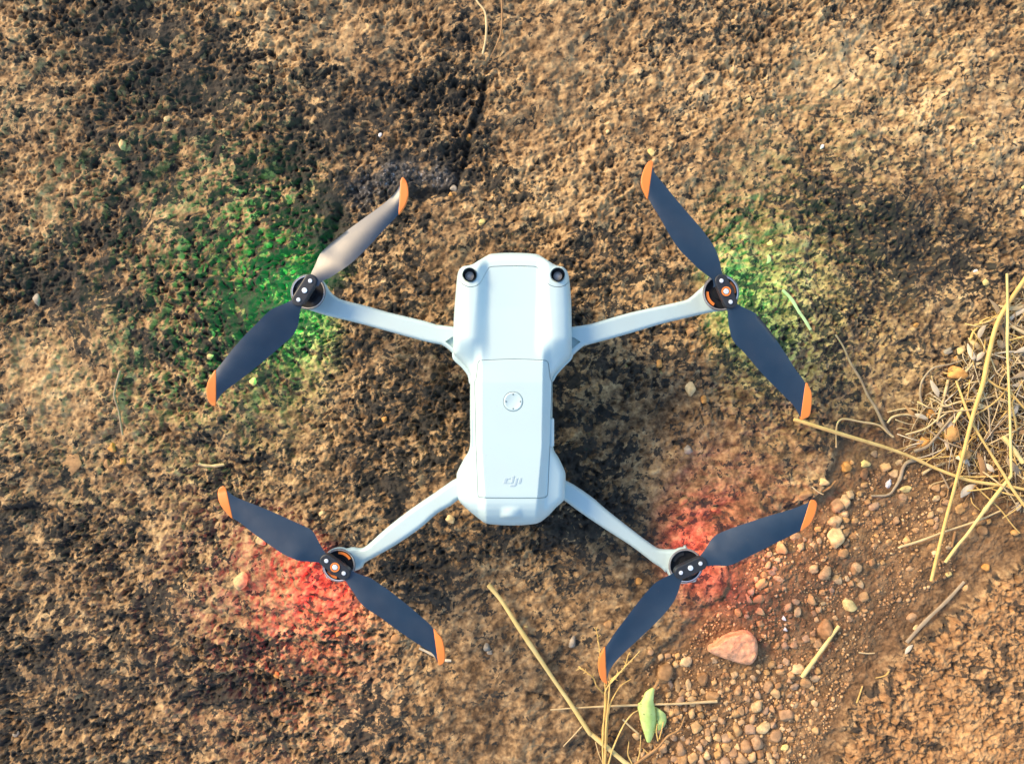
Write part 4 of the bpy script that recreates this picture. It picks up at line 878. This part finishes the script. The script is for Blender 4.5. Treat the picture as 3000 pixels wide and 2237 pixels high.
# ------------------------------------------------------------------ straw, twigs, grass
rnd = random.Random(3)
def tube(pts, w, mat, name='straw', lift=0.0, taper=(1, .6), flat=1.0, n_side=7, steps=5, sag=None, zend=None, raw=False, arch=0.0, leaf=False):
    c = catmull(pts, steps); n = len(c); k = CAM_H / FPX
    xy = np.array([P(x, y, 0.0)[:2] for x, y in c]); gz = ground_z(xy[:, 0], xy[:, 1])
    s = np.linspace(0, 1, n)
    ker = 9; pad = np.pad(gz, ker, 'edge'); mx = np.array([pad[i:i + 2 * ker + 1].max() for i in range(n)]); pad = np.pad(mx, ker, 'edge')
    zc = np.array([pad[i:i + 2 * ker + 1].mean() for i in range(n)])
    r = w / 2 * k * (taper[0] + (taper[1] - taper[0]) * s)
    if leaf: r = w / 2 * k * np.clip(np.sin(np.pi * np.clip(s, .03, .97)) ** .7, .12, 1)
    if w >= 6.5 and not leaf:                            # joints and uneven thickness
        r = r * (1 + .10 * np.sin(s * rnd.uniform(9, 16) + rnd.uniform(0, 6)) + .30 * np.exp(-((s - rnd.uniform(.3, .7)) * perim(c, False) / 5.0) ** 2))
    lf = lift if np.isscalar(lift) else np.interp(s, np.linspace(0, 1, len(lift)), lift)
    z = zc + r * .7 * (1 if flat > .5 else .4) + lf + arch * np.sin(np.pi * s)
    C = np.array([P(c[i, 0], c[i, 1], z[i]) for i in range(n)])
    T = np.gradient(C, axis=0); T /= np.linalg.norm(T, axis=1)[:, None] + 1e-12
    up = np.array([0, 0, 1.0]); S = np.cross(T, up); S /= np.linalg.norm(S, axis=1)[:, None] + 1e-12; U = np.cross(S, T)
    V = []; F = []
    for i in range(n):
        for j in range(n_side):
            a = 2 * math.pi * j / n_side; V.append(C[i] + S[i] * math.cos(a) * r[i] + U[i] * math.sin(a) * r[i] * flat)
    for i in range(n - 1):
        for j in range(n_side):
            a = i * n_side + j; b = i * n_side + (j + 1) % n_side; F.append((a, b, b + n_side, a + n_side))
    F.append(tuple(range(n_side))[::-1]); F.append(tuple((n - 1) * n_side + j for j in range(n_side)))
    if raw: return V, F
    return mesh_obj(name, V, F, M[mat], None, True, 60)

A = lambda p: cr(2600, 880, 4.13, p)
B = lambda p: cr(2600, 1200, 4.13, p)
C1 = lambda p: cr(2300, 780, 2.899, p)
ST = [  # points, width, material, name, category, label, lift
 ([(3030, 775), (3000, 821), (2948, 897), (2917, 959), (2893, 1056), (2879, 1125), (2852, 1211), (2825, 1316), (2794, 1437), (2774, 1510), (2757, 1578), (2728, 1701)], 15, 'straw', 'straw', 'straw', 'thick golden stalk, longest of those crossing the straw heap', .009, (1, .62)),
 ([(2950, 801), (2952, 918), (2951, 1021), (2957, 1160), (2961, 1321), (2963, 1392)], 8, 'straw_green', 'straw', 'straw', 'thin straight pale yellow stalk standing beside the thick one', .011, (1, .9)),
 ([(2963, 1392), (2937, 1425), (2903, 1469), (2864, 1522), (2832, 1566), (2803, 1600), (2769, 1647)], 11, 'straw_green', 'straw', 'straw', 'pale yellow stalk slanting down left from the straw heap', .006, (1, .8)),
 ([(2326, 1228), (2362, 1239), (2445, 1265), (2541, 1294), (2600, 1312), (2670, 1338), (2736, 1369), (2806, 1396), (2852, 1409), (2903, 1417), (2963, 1425), (3020, 1438)], 10, 'straw', 'straw', 'straw', 'long thin straw whose tip touches the front right blade tip', .005, (1.1, .9)),
 ([(2448, 980), (2472, 1018), (2493, 1066), (2521, 1111), (2541, 1156), (2566, 1197), (2593, 1253), (2616, 1280)], 8, 'twig', 'twig', 'twig', 'straight grey twig slanting across the rock right of the front right blade', .001, (.7, 1.2)),
 ([(2450, 1311), (2450, 1256), (2459, 1232), (2479, 1227), (2521, 1235), (2572, 1244), (2597, 1263), (2617, 1280)], 7, 'pale', 'straw', 'straw', 'pale hooked straw just above the long thin straw', .001, (.7, 1)),
 (A([(930, 715), (760, 770), (580, 805), (500, 860), (420, 970), (395, 1080), (400, 1180), (440, 1320)]), 7, 'twig', 'straw', 'straw', 'grey straw curving in a wide arc left of the large smooth pebble', .002, (.6, 1.1)),
 (A([(0, 1350), (180, 1310), (300, 1310), (400, 1340)]), 6, 'pale', 'straw', 'straw', 'pale nearly level straw at the left tip of the straw heap', .001, (.6, 1)),
 (A([(0, 1480), (60, 1410), (180, 1380), (300, 1385)]), 7, 'pale', 'straw', 'straw', 'pale straw bent over below the nearly level one', .002, (1, .8)),
 (A([(735, 960), (690, 1150), (640, 1330), (600, 1470)]), 9, 'pale', 'straw', 'straw', 'pale straw running down from under the large smooth pebble', .004, (1, .8)),
 ([(2801, 1115), (2818, 1161), (2832, 1200), (2847, 1236), (2881, 1294), (2910, 1340), (2946, 1398), (2966, 1432), (3015, 1500)], 9, 'straw', 'straw', 'straw', 'golden straw slanting down right across the thick stalk', .007, (.8, 1)),
 (A([(510, 1180), (600, 1220), (660, 1265), (720, 1275), (850, 1230), (985, 1195)]), 7, 'pale', 'straw', 'straw', 'pale straw bent into a shallow V in the left of the heap', .005, (.7, 1)),
 (A([(1190, 940), (1330, 1040), (1480, 1110), (1680, 1330)]), 7, 'straw', 'straw', 'straw', 'golden straw leaving the heap at the right edge below the white husks', .007, (1, .8)),
 (A([(1370, 175), (1160, 235), (1100, 320), (1040, 380), (1000, 490)]), 7, 'straw', 'straw', 'straw', 'golden straw bent round the upper left of the heap', .003, (.6, 1.2)),
 (B([(750, 15), (600, 120), (450, 230), (220, 300)]), 6, 'pale', 'straw', 'straw', 'pale straw slanting down left above the orange-tan pebble', .004, (.8, 1)),
 (B([(840, 30), (700, 190), (560, 360), (470, 450), (320, 500)]), 9, 'twig', 'straw', 'straw', 'broad grey straw crooked at its lower end beside the seed head', .004, (.7, 1.1)),
 (B([(400, 590), (250, 630), (190, 700), (150, 830), (90, 940), (0, 1030), (-200, 1040)]), 12, 'twig', 'twig', 'twig', 'dark grey twig curling down left from the straw heap', .001, (1.1, .5)),
 (B([(890, 555), (640, 575), (400, 600)]), 5, 'straw', 'straw', 'straw', 'short golden straw pointing left from the small seed head', .004, (1, .7)),
 (B([(840, 590), (700, 640), (560, 690), (420, 775)]), 9, 'pale', 'straw', 'straw', 'pale cut straw with a blunt end below the dark twig', .002, (.6, 1)),
 ([(2932, 1495), (2857, 1527), (2769, 1556), (2692, 1585), (2644, 1599), (2632, 1605)], 8, 'pale', 'straw', 'straw', 'pale pointed straw lying across the two slanting stalks', .003, (.6, 1)),
 (B([(1060, 920), (1200, 1050), (1370, 1210), (1500, 1380), (1600, 1490)]), 5, 'straw', 'straw', 'straw', 'thin golden straw crossing to the brown bud at the right edge', .003, (1, .8)),
 (B([(1400, 320), (1500, 450), (1640, 640)]), 13, 'straw_green', 'straw', 'straw', 'short broad pale straw at the right edge of the heap', .010, (1, 1)),
 (B([(1380, 800), (1200, 808), (1050, 812), (880, 800)]), 6, 'straw', 'straw', 'straw', 'level golden straw just above the long thin straw near the thick stalk', .005, (1, .7)),
 ([(3020, 900), (3000, 908), (2978, 919), (2958, 936)], 14, 'husk', 'dry_leaf', 'dry leaf', 'pale twisted dry blade, topmost at the right edge of the heap', .004, (1, .7)),
 ([(3020, 915), (3000, 928), (2963, 955), (2927, 977), (2878, 999)], 12, 'twig', 'dry_leaf', 'dry leaf', 'grey dry blade running left under the thick stalk', .003, (1, .6)),
 ([(2963, 955), (3015, 982)], 9, 'pale', 'straw', 'straw', 'short pale straw at the right edge below the twisted dry blade', .007, (1, 1)),
 (A([(1460, 1050), (1530, 1170), (1510, 1250), (1550, 1500), (1560, 1570)]), 6, 'straw', 'straw', 'straw', 'crooked golden straw right of the thin straight stalk', .008, (.8, 1)),
 (A([(1160, 1100), (1220, 1300), (1240, 1600)]), 5, 'twig', 'straw', 'straw', 'thin grey straw hanging down between the two upright stalks', .005, (.8, 1)),
 (A([(1100, 1330), (1110, 1430), (1200, 1600)]), 4, 'straw', 'straw', 'straw', 'very thin golden straw just right of the thick stalk', .004, (.8, 1)),
 (A([(700, 1190), (640, 1240), (560, 1330), (520, 1180)]), 5, 'pale', 'straw', 'straw', 'thin pale straw looped at the left of the heap', .003, (.8, 1)),
 (A([(915, 1300), (800, 1480)]), 9, 'straw_green', 'straw', 'straw', 'short yellow straw stub standing over the large seed head', .007, (1, 1)),
 (A([(1120, 460), (1200, 620), (1260, 720), (1320, 870), (1400, 930)]), 5, 'pale', 'straw', 'straw', 'thin pale straw curling under the thick stalk near the white husks', .005, (.8, 1)),
 (B([(800, 880), (740, 960), (720, 1050), (650, 1090), (640, 1160)]), 4, 'brown', 'straw', 'straw', 'thin brown curly stem left of the thick stalk on the gravel', .002, (1, .6)),
 (B([(790, 825), (640, 870), (550, 895), (500, 945)]), 4, 'pale', 'straw', 'straw', 'thin pale curved stem ending on the gravel left of the thick stalk', .002, (1, .6)),
 (B([(560, 640), (660, 790), (740, 950)]), 6, 'twig', 'twig', 'twig', 'grey twig running down across the long thin straw', .003, (.8, 1)),
 (B([(1010, 1060), (1030, 1130), (1120, 1215)]), 4, 'straw', 'straw', 'straw', 'thin golden stem curved between the two lower stalks', .002, (1, .6)),
 (B([(820, 1470), (800, 1560), (780, 1660)]), 8, 'brown', 'straw', 'straw', 'short brown stem between the lower ends of the two stalks', .001, (1, .8)),
 ([(1431, 1712), (1470, 1760), (1520, 1838), (1573, 1916), (1626, 1995), (1673, 2062), (1726, 2144), (1728, 2146)], 12, 'straw_green', 'straw', 'straw', 'long yellow-green straw slanting across the rock below the drone', .004, (1.15, 1)),
 ([(1726, 2144), (1768, 2179), (1840, 2240), (1900, 2290)], 16, 'straw_green', 'straw', 'straw', 'thick pale joint of straw running out of the bottom edge', .005, (.9, 1)),
 ([(1612, 2078), (1680, 2073), (1769, 2068), (1868, 2064), (1920, 2062), (1990, 2060), (2101, 2053)], 7, 'pale', 'straw', 'straw', 'thin level straw passing under the green leaf', .0025, (.6, 1.2)),
 ([(2458, 1832), (2420, 1885), (2385, 1933), (2349, 1983)], 13, 'straw_green', 'straw', 'straw', 'short straight greenish stick lying on the gravel', .003, (.8, 1)),
 ([(2825, 1703), (2772, 1761), (2711, 1819), (2656, 1881)], 12, 'twig', 'dry_leaf', 'dry leaf', 'light brown folded dry blade lying along the edge of the ochre rock', .002, (.8, 1)),
 ([(1386, -20), (1400, 8), (1419, 32), (1425, 69), (1423, 115), (1414, 159)], 7, 'pale', 'straw', 'straw', 'curved tan straw at the top edge, left of the pair', .001, (.8, 1)),
 ([(1469, -20), (1471, 46), (1465, 106), (1437, 170)], 7, 'brown', 'straw', 'straw', 'curved brown straw at the top edge, right of the pair', .001, (1, .5)),
 ([(352, 1085), (336, 1144), (336, 1166), (347, 1202), (359, 1274)], 8, 'twig', 'twig', 'twig', 'crooked grey-brown twig on the rock at the left', .001, (1, .8)),
 ([(582, 1358), (600, 1363), (630, 1364), (657, 1360)], 9, 'pale', 'twig', 'twig', 'short pale stick on the rock above the rear left propeller', .001, (1, 1)),
 ([(1228, 1897), (1267, 1916), (1302, 1932), (1322, 1934)], 9, 'husk', 'twig', 'twig', 'short pale grey stick under the lower rear left blade tip', .001, (.9, 1)),
 ([(2293, 849), (2319, 876), (2339, 910), (2356, 934), (2375, 966)], 12, 'leafpale', 'dry_leaf', 'dry leaf', 'curved faded green blade in the green light right of the front right motor', .001, (.8, .7)),
 ([(1825, 2106), (1845, 2126), (1871, 2148)], 6, 'pale', 'twig', 'twig', 'short grey twig on the gravel left of the green leaf', .004, (.9, .9)),
 ([(1705, 2126), (1678, 2156), (1650, 2185)], 4, 'pale', 'straw', 'straw', 'fine pale stem left of the joint of the green straw', .001, (1, .7)),
 ([(1745, 2172), (1754, 2205), (1770, 2245)], 4, 'pale', 'straw', 'straw', 'fine pale stem running down from the thick straw joint', .002, (1, .8)),
 ([(2006, 2098), (1990, 2135), (1956, 2156), (1929, 2187), (1900, 2209), (1850, 2245)], 9, 'brown', 'twig', 'twig', 'brown seeded twig slanting up from the bottom edge below the leaf', .006, (.6, 1)),
 ([(2379, 1425), (2396, 1440), (2412, 1448)], 4, 'pale', 'twig', 'twig', 'fine pale stem beside the slab above the rear right blade tip', .002, (1, .8)),
 ([(2449, 1408), (2430, 1428), (2410, 1440)], 7, 'brown', 'twig', 'twig', 'short orange-brown twig beside the slab above the rear right blade tip', .002, (1, .7)),
 ([(2516, 1910), (2540, 1913), (2562, 1912)], 5, 'pale', 'twig', 'twig', 'small pale twig at the foot of the brown blade', .001, (1, .8)),
 ([(2527, 2008), (2518, 2035), (2505, 2072)], 6, 'straw', 'straw', 'straw', 'small curved golden stem on the edge of the ochre rock', .001, (.7, 1)),
 ([(2607, 1962), (2593, 1978), (2565, 1985)], 5, 'straw', 'straw', 'straw', 'tiny curved golden stem right of the other on the ochre rock edge', .001, (1, .7)),
]
for pts, w, m, nm, cat, lab, lf, tp in ST:
    tag(tube(pts, w, m, nm, lf, tp, flat=.35 if nm == 'dry_leaf' else .85), lab, cat)

def seed_ball(px, py, rx, ry, lift, label):
    v = ICO3.copy(); a = np.arctan2(v[:, 1], v[:, 0]); el = np.arcsin(np.clip(v[:, 2], -1, 1))
    v = v * (1 + .09 * np.sin(a * 7 + el * 5) + .06 * np.sin(el * 13 + a * 3))[:, None]
    x, y, _ = P(px, py, 0.004); k = CAM_H / FPX; z = float(ground_z(x, y)) + lift
    o = mesh_obj('seed_head', [(x + p[0] * rx * k, y + p[1] * ry * k, z + p[2] * min(rx, ry) * k) for p in v], ICOF3, M['seed'], None, True)
    return tag(o, label, 'seed head')
seed_ball(2797, 1270, 22, 25, .007, 'large round brown seed head in the middle of the straw heap')
seed_ball(2834, 1332, 17, 14, .008, 'small brown seed head beside the thick stalk')
seed_ball(2994, 1566, 12, 9, .002, 'little brown bud at the right edge below the heap')

def husk(pts, w, lab, mat='husk', lift=.005):
    tag(tube(pts, w, mat, 'dry_husk', lift, flat=.25, leaf=True), lab, 'dry husk')
husk(A([(520, 960), (560, 1040), (600, 1110), (620, 1170)]), 17, 'white frayed husk left of the pale straw under the smooth pebble')
husk(A([(970, 520), (1000, 610), (1040, 690), (1050, 720)]), 17, 'white swollen husk below the bent golden straw')
husk(A([(1180, 620), (1120, 670), (1080, 730)]), 16, 'white husk pointing down left beside the thick stalk')
husk(A([(1190, 300), (1130, 380), (1100, 470)]), 16, 'pale split husk at the top of the heap')
husk(A([(330, 1375), (400, 1395), (490, 1430)]), 14, 'narrow white husk at the left of the heap beside the orange pebble')
husk(B([(890, 1060), (930, 1000), (990, 945), (1065, 900)]), 24, 'large white papery husk lying between the two lower stalks')
husk(B([(1200, 650), (1240, 700), (1290, 750)]), 16, 'white husk right of the crossing straws in the heap', lift=.006)
husk(B([(1560, 1120), (1590, 1160), (1570, 1220)]), 16, 'white curled husk at the lower right edge of the heap', lift=.003)
husk(B([(690, 330), (720, 420), (725, 490)]), 12, 'grey-blue husk hanging beside the large seed head', lift=.004)
husk(A([(1330, 480), (1390, 530), (1440, 500)]), 24, 'grey broad dry leaf between the thick and the thin stalk', 'twig', .004)
husk([(2674, 1888), (2662, 1900), (2652, 1915)], 14, 'white flake at the lower end of the brown blade', lift=.001)
husk([(2250, 745), (2254, 760), (2247, 772)], 12, 'small yellow-green flake in the green glow', 'leafpale', .001)
husk(A([(1260, 730), (1310, 740), (1330, 790)]), 14, 'tan curled leaf scrap right of the thick stalk', 'brown', .005)

# loose pieces of the heap that nothing tells apart, then the litter below them
HEAP = np.array([(2862, 945), (3010, 870), (3090, 870), (3090, 1500), (2960, 1470), (2880, 1425), (2790, 1370), (2680, 1330), (2640, 1290), (2640, 1225), (2700, 1175), (2745, 1120), (2810, 1090), (2845, 1010)])
rg = np.random.default_rng(21); lo, hi = HEAP.min(0), HEAP.max(0); cnt = 0
def rand_piece(rg, L0, L1, raw, w, lift, curl):
    while True:
        q = rg.uniform(lo, hi)
        if inside(q[None], HEAP)[0] and rg.random() < (.35 + .65 * (q[0] - 2600) / 400): break
    L = rg.uniform(L0, L1); a = rg.uniform(0, math.pi); bend = rg.normal() * curl; pts = []
    for s in (-.5, -.2, .15, .5):
        pts.append((q[0] + math.cos(a) * L * s + math.sin(a) * bend * L * (s * s), q[1] + math.sin(a) * L * s - math.cos(a) * bend * L * (s * s) + rg.normal() * 2))
    return pts
mats = ['straw', 'pale', 'twig', 'husk', 'pale', 'straw', 'brown']
while cnt < 230:
    pts = rand_piece(rg, 40, 170, False, 0, 0, .22); l0 = rg.uniform(.000, .006)
    o = tube(pts, rg.uniform(2.0, 5.4), mats[rg.integers(len(mats))], 'straw', [l0 * rg.uniform(0, 1), l0 + .002, l0 * rg.uniform(0, 1)], (1, rg.uniform(.4, 1)), flat=rg.choice([.35, .8]), n_side=6, steps=4)
    tag(o, 'loose piece of dry straw tangled in the straw heap at the right edge', 'straw', 'tangled straw pieces of the heap'); cnt += 1
for i in range(34):
    pts = rand_piece(rg, 40, 110, False, 0, 0, .5); l0 = rg.uniform(.001, .006)
    o = tube(pts, rg.uniform(10, 19), ['twig', 'husk', 'twig', 'brown', 'pale'][i % 5], 'dry_leaf', [l0, l0 + rg.uniform(-.001, .004), l0], flat=.22, leaf=True, n_side=6, steps=4)
    tag(o, 'narrow dry grass leaf curled among the straws of the heap at the right edge', 'dry leaf', 'dry leaves in the straw heap')
V = []; F = []
for i in range(1900):
    pts = rand_piece(rg, 14, 80, True, 0, 0, .5)
    v, f = tube(pts, rg.uniform(1.4, 4.4), 'pale', lift=rg.uniform(-.001, .0045), flat=rg.choice([.3, .8]), n_side=5, steps=3, raw=True)
    b = len(V); V += [tuple(p) for p in v]; F += [tuple(b + k for k in fc) for fc in f]
me = bpy.data.meshes.new('straw_litter'); me.from_pydata(V, [], F); me.shade_smooth()
m, nt, bs = new_mat('straw_litter'); geo = nt.nodes.new('ShaderNodeNewGeometry'); rp = nt.nodes.new('ShaderNodeValToRGB'); e = rp.color_ramp.elements
e[0].color = (0.07, 0.04, 0.02, 1); e[1].color = (0.58, 0.48, 0.31, 1); k_ = e.new(.35); k_.color = (0.26, 0.17, 0.085, 1); k_ = e.new(.65); k_.color = (0.50, 0.34, 0.13, 1)
nt.links.new(geo.outputs['Random Per Island'], rp.inputs['Fac']); nt.links.new(rp.outputs['Color'], bs.inputs['Base Color']); bs.inputs['Roughness'].default_value = .7
me.materials.append(m); tag(link(bpy.data.objects.new('straw_litter', me)), 'fine broken straw and leaf litter under the straw heap', 'straw litter', kind='stuff')

# seeding grass tuft at the bottom edge
T5 = lambda p: cr(1650, 1950, 5.757, p)
tuft = empty('grass_tuft', P(1773, 2240, 0)); tag(tuft, 'tuft of fine dry seeding grass rising from the bottom edge below the rear right blade', 'grass')
stems = [T5([(690, 1720), (660, 1150), (690, 900), (720, 600), (700, 290), (640, 0), (610, -300), (560, -600)]), T5([(700, 1720), (690, 1250), (720, 1000), (750, 600), (790, 300), (830, 220), (980, 80), (1040, 0), (1100, -200)]),
         T5([(720, 1720), (740, 1050), (770, 750), (800, 620), (860, 500), (970, 330), (1140, 220)]), T5([(725, 900), (720, 520), (650, 430), (560, 330), (520, 220), (430, 130), (330, 60), (280, 40)]),
         T5([(745, 1720), (830, 1420), (940, 1150), (1060, 930), (1170, 800), (1255, 750)]), T5([(705, 1720), (720, 1100), (780, 400), (760, 250)]), T5([(680, 1700), (665, 1300), (700, 700), (720, 400), (900, 180), (1000, 60), (1300, -260)])]
def reparent(o):
    o.parent = tuft; o.matrix_parent_inverse = tuft.matrix_world.inverted(); return o
bpy.context.view_layer.update()
for i, s_ in enumerate(stems):
    reparent(tube(s_, 5.5, 'straw', 'stem', [.001, .012, .018, .016], (1, .5), n_side=6, steps=5))
V = []; F = []
for s_ in (stems[1], stems[3], stems[6], stems[0]):
    c = catmull(s_, 5); n0 = int(len(c) * .55)
    for i in range(n0, len(c), 2):
        for sd in (-1, 1):
            p = c[i]; a = rg.uniform(-1, 1) + (math.atan2(*(c[min(i + 1, len(c) - 1)] - c[i - 1])[::-1])); L = rg.uniform(6, 15)
            q = p + L * np.array([math.cos(a + sd * .5), math.sin(a + sd * .5)])
            v, f = tube([p, (p + q) / 2, q], 2.6, 'straw', lift=.016, n_side=4, steps=2, raw=True, leaf=True)
            b = len(V); V += [tuple(x) for x in v]; F += [tuple(b + k for k in fc) for fc in f]
so = mesh_obj('seeds', V, F, M['straw']); so['kind'] = 'stuff'; reparent(so)
for pts, lab in ((T5([(1160, 1640), (1090, 1480), (1110, 1270)]), 'fine upright dry stem at the bottom edge, nearest the thick straw joint'), (T5([(1240, 1650), (1290, 1450), (1310, 1160)]), 'fine dry stem rising just left of the leaf point'),
                 (T5([(1440, 1480), (1350, 1390)]), 'short tan stem stub below the leaf point'), (T5([(1600, 1260), (1570, 1100), (1590, 970)]), 'fine seeding stem in front of the right leaf lobe'), (T5([(1620, 1230), (1660, 1080), (1690, 940)]), 'fine seeding stem at the far right of the leaf lobe')):
    tag(tube(pts, 4.5, 'straw', 'straw', .006, (1, .6), n_side=6), lab, 'straw')

# ------------------------------------------------------------------ the green leaf, folded
m, nt, b = new_mat('green_leaf'); N = nt.nodes; L = nt.links
geo = N.new('ShaderNodeNewGeometry'); n1 = N.new('ShaderNodeTexNoise'); n1.inputs['Scale'].default_value = 150; n1.inputs['Detail'].default_value = 4; L.new(geo.outputs['Position'], n1.inputs['Vector'])
rp = N.new('ShaderNodeValToRGB'); e = rp.color_ramp.elements; e[0].position = .3; e[0].color = (0.46, 0.66, 0.16, 1); e[1].position = .7; e[1].color = (0.62, 0.78, 0.27, 1); L.new(n1.outputs['Fac'], rp.inputs['Fac'])
n2 = N.new('ShaderNodeTexNoise'); n2.inputs['Scale'].default_value = 420; n2.inputs['Detail'].default_value = 2; L.new(geo.outputs['Position'], n2.inputs['Vector'])
mr = N.new('ShaderNodeMapRange'); mr.inputs['From Min'].default_value = .66; mr.inputs['From Max'].default_value = .74; L.new(n2.outputs['Fac'], mr.inputs['Value'])
mx = N.new('ShaderNodeMix'); mx.data_type = 'RGBA'; mx.inputs['B'].default_value = (0.16, 0.20, 0.06, 1); L.new(mr.outputs['Result'], mx.inputs['Factor']); L.new(rp.outputs['Color'], mx.inputs['A']); L.new(mx.outputs['Result'], b.inputs['Base Color'])
b.inputs['Roughness'].default_value = .45; b.inputs['Subsurface Weight'].default_value = 0.0
M['leaf'] = m
lz0 = float(ground_z(*P(1905, 2080, 0)[:2]))
leaf = empty('leaf', P(1905, 2080, lz0)); tag(leaf, 'folded bright green leaf lying on the gravel at the bottom', 'leaf'); bpy.context.view_layer.update()
def rl(o): o.parent = leaf; o.matrix_parent_inverse = leaf.matrix_world.inverted(); return o
main = T5([(1550, 350), (1400, 430), (1350, 530), (1300, 610), (1248, 655), (1280, 800), (1320, 1000), (1370, 1150), (1405, 1270), (1440, 1290), (1475, 1275), (1530, 1150), (1562, 900), (1545, 700), (1525, 600), (1535, 430)])
def leaf_main(x, y):
    ax = np.interp(y, [2010, 2062, 2120, 2172], [1914, 1899, 1905, 1900]); u = (x - ax) / 22
    return lz0 + .0085 - .0022 * u * u + .0022 * np.sin((y - 2010) / 40) - .0018 * np.clip(u, 0, 2)
rl(shell('leaf_blade', catmull(main, 3, True), leaf_main, lambda x, y: float(leaf_main(np.array([x]), np.array([y]))[0]) - .0012, M['leaf'], None, R=3, Rz=.0006, step=4, edge=3, tuck=0, sharp=70))
lobe = cr(1700, 1800, 3.166, [(680, 862), (715, 862), (750, 885), (790, 920), (801, 980), (775, 1040), (730, 1075), (690, 1095), (675, 1000)])
def leaf_lobe(x, y): return lz0 + .0045 - .0025 * ((x - 1935) / 18) ** 2 + .0005 * np.sin(y / 6)
rl(shell('leaf_lobe', catmull(lobe, 3, True), leaf_lobe, lambda x, y: float(leaf_lobe(np.array([x]), np.array([y]))[0]) - .0012, M['leaf'], None, R=3, Rz=.0006, step=4, edge=3, tuck=0, sharp=70))
st = tube(T5([(1535, 380), (1570, 320), (1600, 270), (1622, 232)]), 12, 'orange_stalk' if False else 'brown', 'leaf_stalk', .009, (.9, .8)); rl(st)
